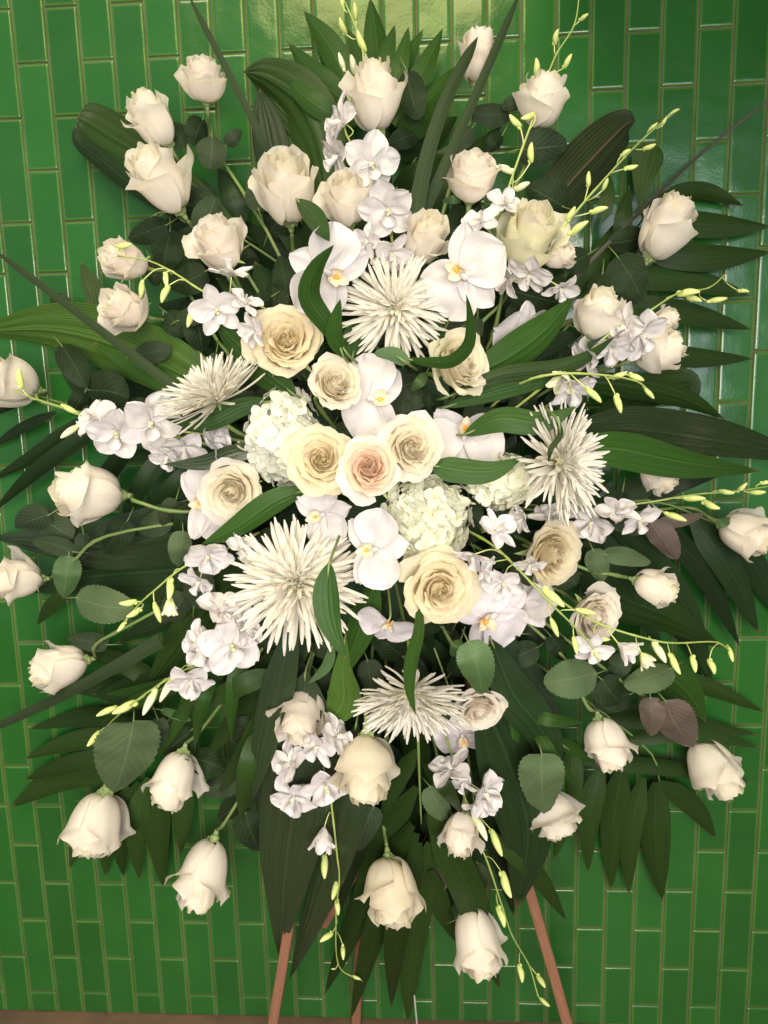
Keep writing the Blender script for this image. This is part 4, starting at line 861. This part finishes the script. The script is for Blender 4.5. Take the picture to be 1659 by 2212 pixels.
rose('cream rose standing against the green wall at the right', 1437, 490, 112, 140, 68, 6, pal='w', leaves=((1360, 600, 110, 90, 300, D, .7), (1350, 520, 80, 60, 190, D, .6), (1400, 545, 70, 50, 250, GY, .7)))
rose('little white rose under the big yellowish one', 1208, 553, 62, 66, 20, 25, pal='b')
rose('cream rose at the right with a stem running down left', 1290, 677, 102, 112, 72, 12, pal='w', leaves=((1160, 640, 130, 72, 345, D, .9), (1240, 560, 70, 60, 200, D, .6)))
rose('cream rose below the orchid blooms at the right, tilted away', 1422, 757, 104, 108, 22, 4, pal='w')
rose('small white rose peeping above the dendrobium at the right', 1438, 690, 52, 54, 25, 5, pal='w')
rose('open cream rose upper left of centre, its spiral showing', 617, 735, 138, 138, 100, 72, op=.9, pal='c', k=1.08, leaves=((560, 650, 60, 40, 200, D, .8),))
rose('oval cream rose touching the tall moth orchid', 724, 828, 108, 122, 50, 58, op=.6, pal='w', k=1.15)
rose('yellowish rose with a hooked leaf across it', 993, 787, 136, 148, 25, 44, op=.5, pal='g', k=1.05, leaves=((905, 825, 50, 26, 230, FG, .95),))
rose('yellow centred open rose, left one of the central trio', 693, 992, 132, 132, 95, 82, op=1, pal='c', k=1.14)
rose('peach centred open rose in the middle of the central trio', 797, 1012, 116, 124, 90, 78, op=.8, pal='p', k=1.2, dz=.01)
rose('open cream rose, right one of the central trio', 888, 966, 126, 126, 10, 72, op=.9, pal='w', k=1.15)
rose('open rose with a golden centre at the left of the hydrangea', 502, 1064, 120, 120, 240, 70, op=.9, pal='w', k=1.08)
rose('big pale rose lying sideways at the left with a thick stem', 190, 1065, 132, 142, 176, 12, pal='w', op=.2, stem=((300, 1085, .9), (420, 1105, .7)), leaves=((330, 1130, 80, 60, 200, GY, .6), (70, 1125, 80, 66, 200, GY, .7), (120, 1140, 90, 70, 330, GY, .6)))
rose('rose cut by the left edge above the orchid buds', 12, 826, 116, 132, 165, 12, pal='w', stem=((80, 858, .9), (150, 885, .7)), leaves=((158, 790, 108, 62, 300, D, .8), (235, 850, 92, 92, 350, D, .7), (170, 870, 60, 44, 240, D, .7), (300, 880, 60, 50, 20, D, .6)))
rose('round rose at the left edge with leafy stem', 36, 1252, 100, 104, 182, 14, pal='w', stem=((160, 1210, .8), (260, 1150, .7)), leaves=((143, 1245, 92, 62, 262, 'roseleafg', .85), (225, 1302, 128, 86, 350, L, .95), (115, 1180, 96, 44, 165, GY, .8), (190, 1385, 90, 44, 170, GY, .7), (390, 1185, 78, 54, 262, L, .8), (180, 1180, 60, 34, 270, GY, .7)))
rose('rose above the wide grass blade at the left', 128, 1442, 106, 116, 196, 8, pal='w', stem=((210, 1390, .8), (300, 1340, .7)))
rose('heart shaped hanging rose half under a big pale leaf', 208, 1780, 134, 132, 262, 4, pal='w', dz=.02, leaves=((268, 1635, 158, 142, 255, L, 1.35), (345, 1580, 60, 44, 280, GY, .9)))
rose('hanging rose beside the big pale leaf', 376, 1685, 104, 124, 256, 4, pal='w', stem=((440, 1570, .8), (545, 1430, .7)), leaves=((480, 1690, 110, 60, 200, GY, .7), (450, 1650, 80, 64, 340, D, .7), (380, 1545, 70, 20, 340, FG, .8), (420, 1480, 60, 44, 240, GY, .7)))
rose('lowest rose on the left, hanging before bare tiles', 441, 1890, 114, 148, 258, 0, pal='w', op=.3, stem=((490, 1770, .8), (560, 1640, .6)), leaves=((545, 1795, 92, 74, 290, D, .7), (510, 1740, 100, 60, 220, D, .6), (580, 1700, 80, 64, 260, GY, .7)))
rose('pale rose just under the hanging green leaves', 653, 1545, 114, 126, 262, 32, pal='b', op=.3, leaves=((640, 1450, 70, 54, 100, GY, .7), (700, 1480, 80, 60, 300, GY, .7), (525, 1580, 72, 64, 220, D, .8)))
rose('large creamy rose hanging below the lowest spider mum', 793, 1660, 134, 144, 272, 8, pal='i', op=.3, dz=.07, leaves=((790, 1790, 104, 66, 250, GY, .85), (868, 1720, 60, 40, 300, GY, .8), (800, 1465, 84, 60, 280, GY, .85)))
rose('greenish white rose hanging in the middle near the bottom', 848, 1925, 124, 140, 278, 14, pal='i', op=.3, dz=.10, leaves=((745, 1810, 54, 40, 200, GY, .8), (950, 1735, 86, 60, 300, L, 1.0), (888, 1830, 44, 16, 265, FG, .9)))
rose('lowest rose of all, hanging near the right easel leg', 1032, 2035, 108, 142, 280, 4, pal='w', op=.3, dz=.09, leaves=((1005, 1900, 84, 24, 265, GY, .9), (945, 1900, 80, 48, 235, BR, .8), (985, 1860, 70, 50, 290, BR, .7)))
rose('ragged rose mostly hidden behind a light green leaf at the lower right', 1195, 1760, 110, 100, 292, 0, pal='w', op=.4, leaves=((1172, 1692, 130, 104, 272, L, 1.35), (1110, 1660, 60, 50, 240, GY, .7), (1110, 1600, 90, 60, 250, D, .7)))
rose('hanging rose left of the brown leaves', 1312, 1607, 98, 112, 284, 2, pal='w', stem=((1265, 1520, .9), (1200, 1400, .7)), leaves=((1232, 1465, 118, 90, 190, L, .95), (1320, 1492, 66, 78, 310, D, .9)))
rose('rose at the far lower right with a curled collar petal', 1545, 1660, 106, 132, 302, 2, pal='w', op=.3, stem=((1500, 1590, .9), (1400, 1510, .8), (1300, 1440, .7)), leaves=((1465, 1562, 112, 96, 300, BR, 1.15), (1405, 1548, 84, 58, 270, BR, 1.0), (1400, 1462, 112, 66, 200, L, .9), (1335, 1440, 60, 50, 240, GY, .8)))
rose('half covered rose right of the lowest mum', 1037, 1532, 96, 98, 288, 46, pal='b', op=.6, leaves=((1026, 1442, 118, 84, 285, 'roseleafg', 1.35), (985, 1400, 42, 26, 240, FG, 1.2)))
rose('large open cream rose below the hydrangea', 952, 1272, 140, 146, 320, 72, op=.9, pal='c', k=1.15)
rose('wide cream rose behind the curly dendrobium at the right', 1192, 1197, 128, 130, 335, 48, op=.6, pal='c', k=.98, leaves=((1160, 1260, 60, 44, 250, GY, .7),))
rose('pale rose crossed by green orchid buds', 1285, 1330, 112, 108, 325, 45, op=.6, pal='b', k=.98)
rose('small rose on a thin stem pointing right', 1416, 1268, 84, 92, 340, 6, pal='w', stem=((1320, 1240, .9), (1240, 1220, .8)), leaves=((1290, 1222, 76, 54, 285, L, .9), (1355, 1206, 104, 46, 350, L, .95), (1225, 1250, 60, 50, 230, GY, .7)))
rose('rose cut by the right edge below the bud spray', 1610, 1152, 104, 112, 335, 14, pal='w', leaves=((1432, 1168, 100, 62, 305, BR, .75), (1350, 1130, 90, 60, 330, GY, .6), (1562, 1128, 36, 20, 210, FG, .9), (1470, 1120, 100, 30, 10, BR, .6)))
rose('rose hidden behind the smooth leaf, its lower petals showing', 1425, 1025, 84, 80, 312, 15, pal='w')
rose('small white rose tucked behind the lower right orchid spray', 995, 1800, 80, 96, 262, 14, pal='b', dz=.05, leaves=((1040, 1890, 60, 26, 290, GY, .8),))
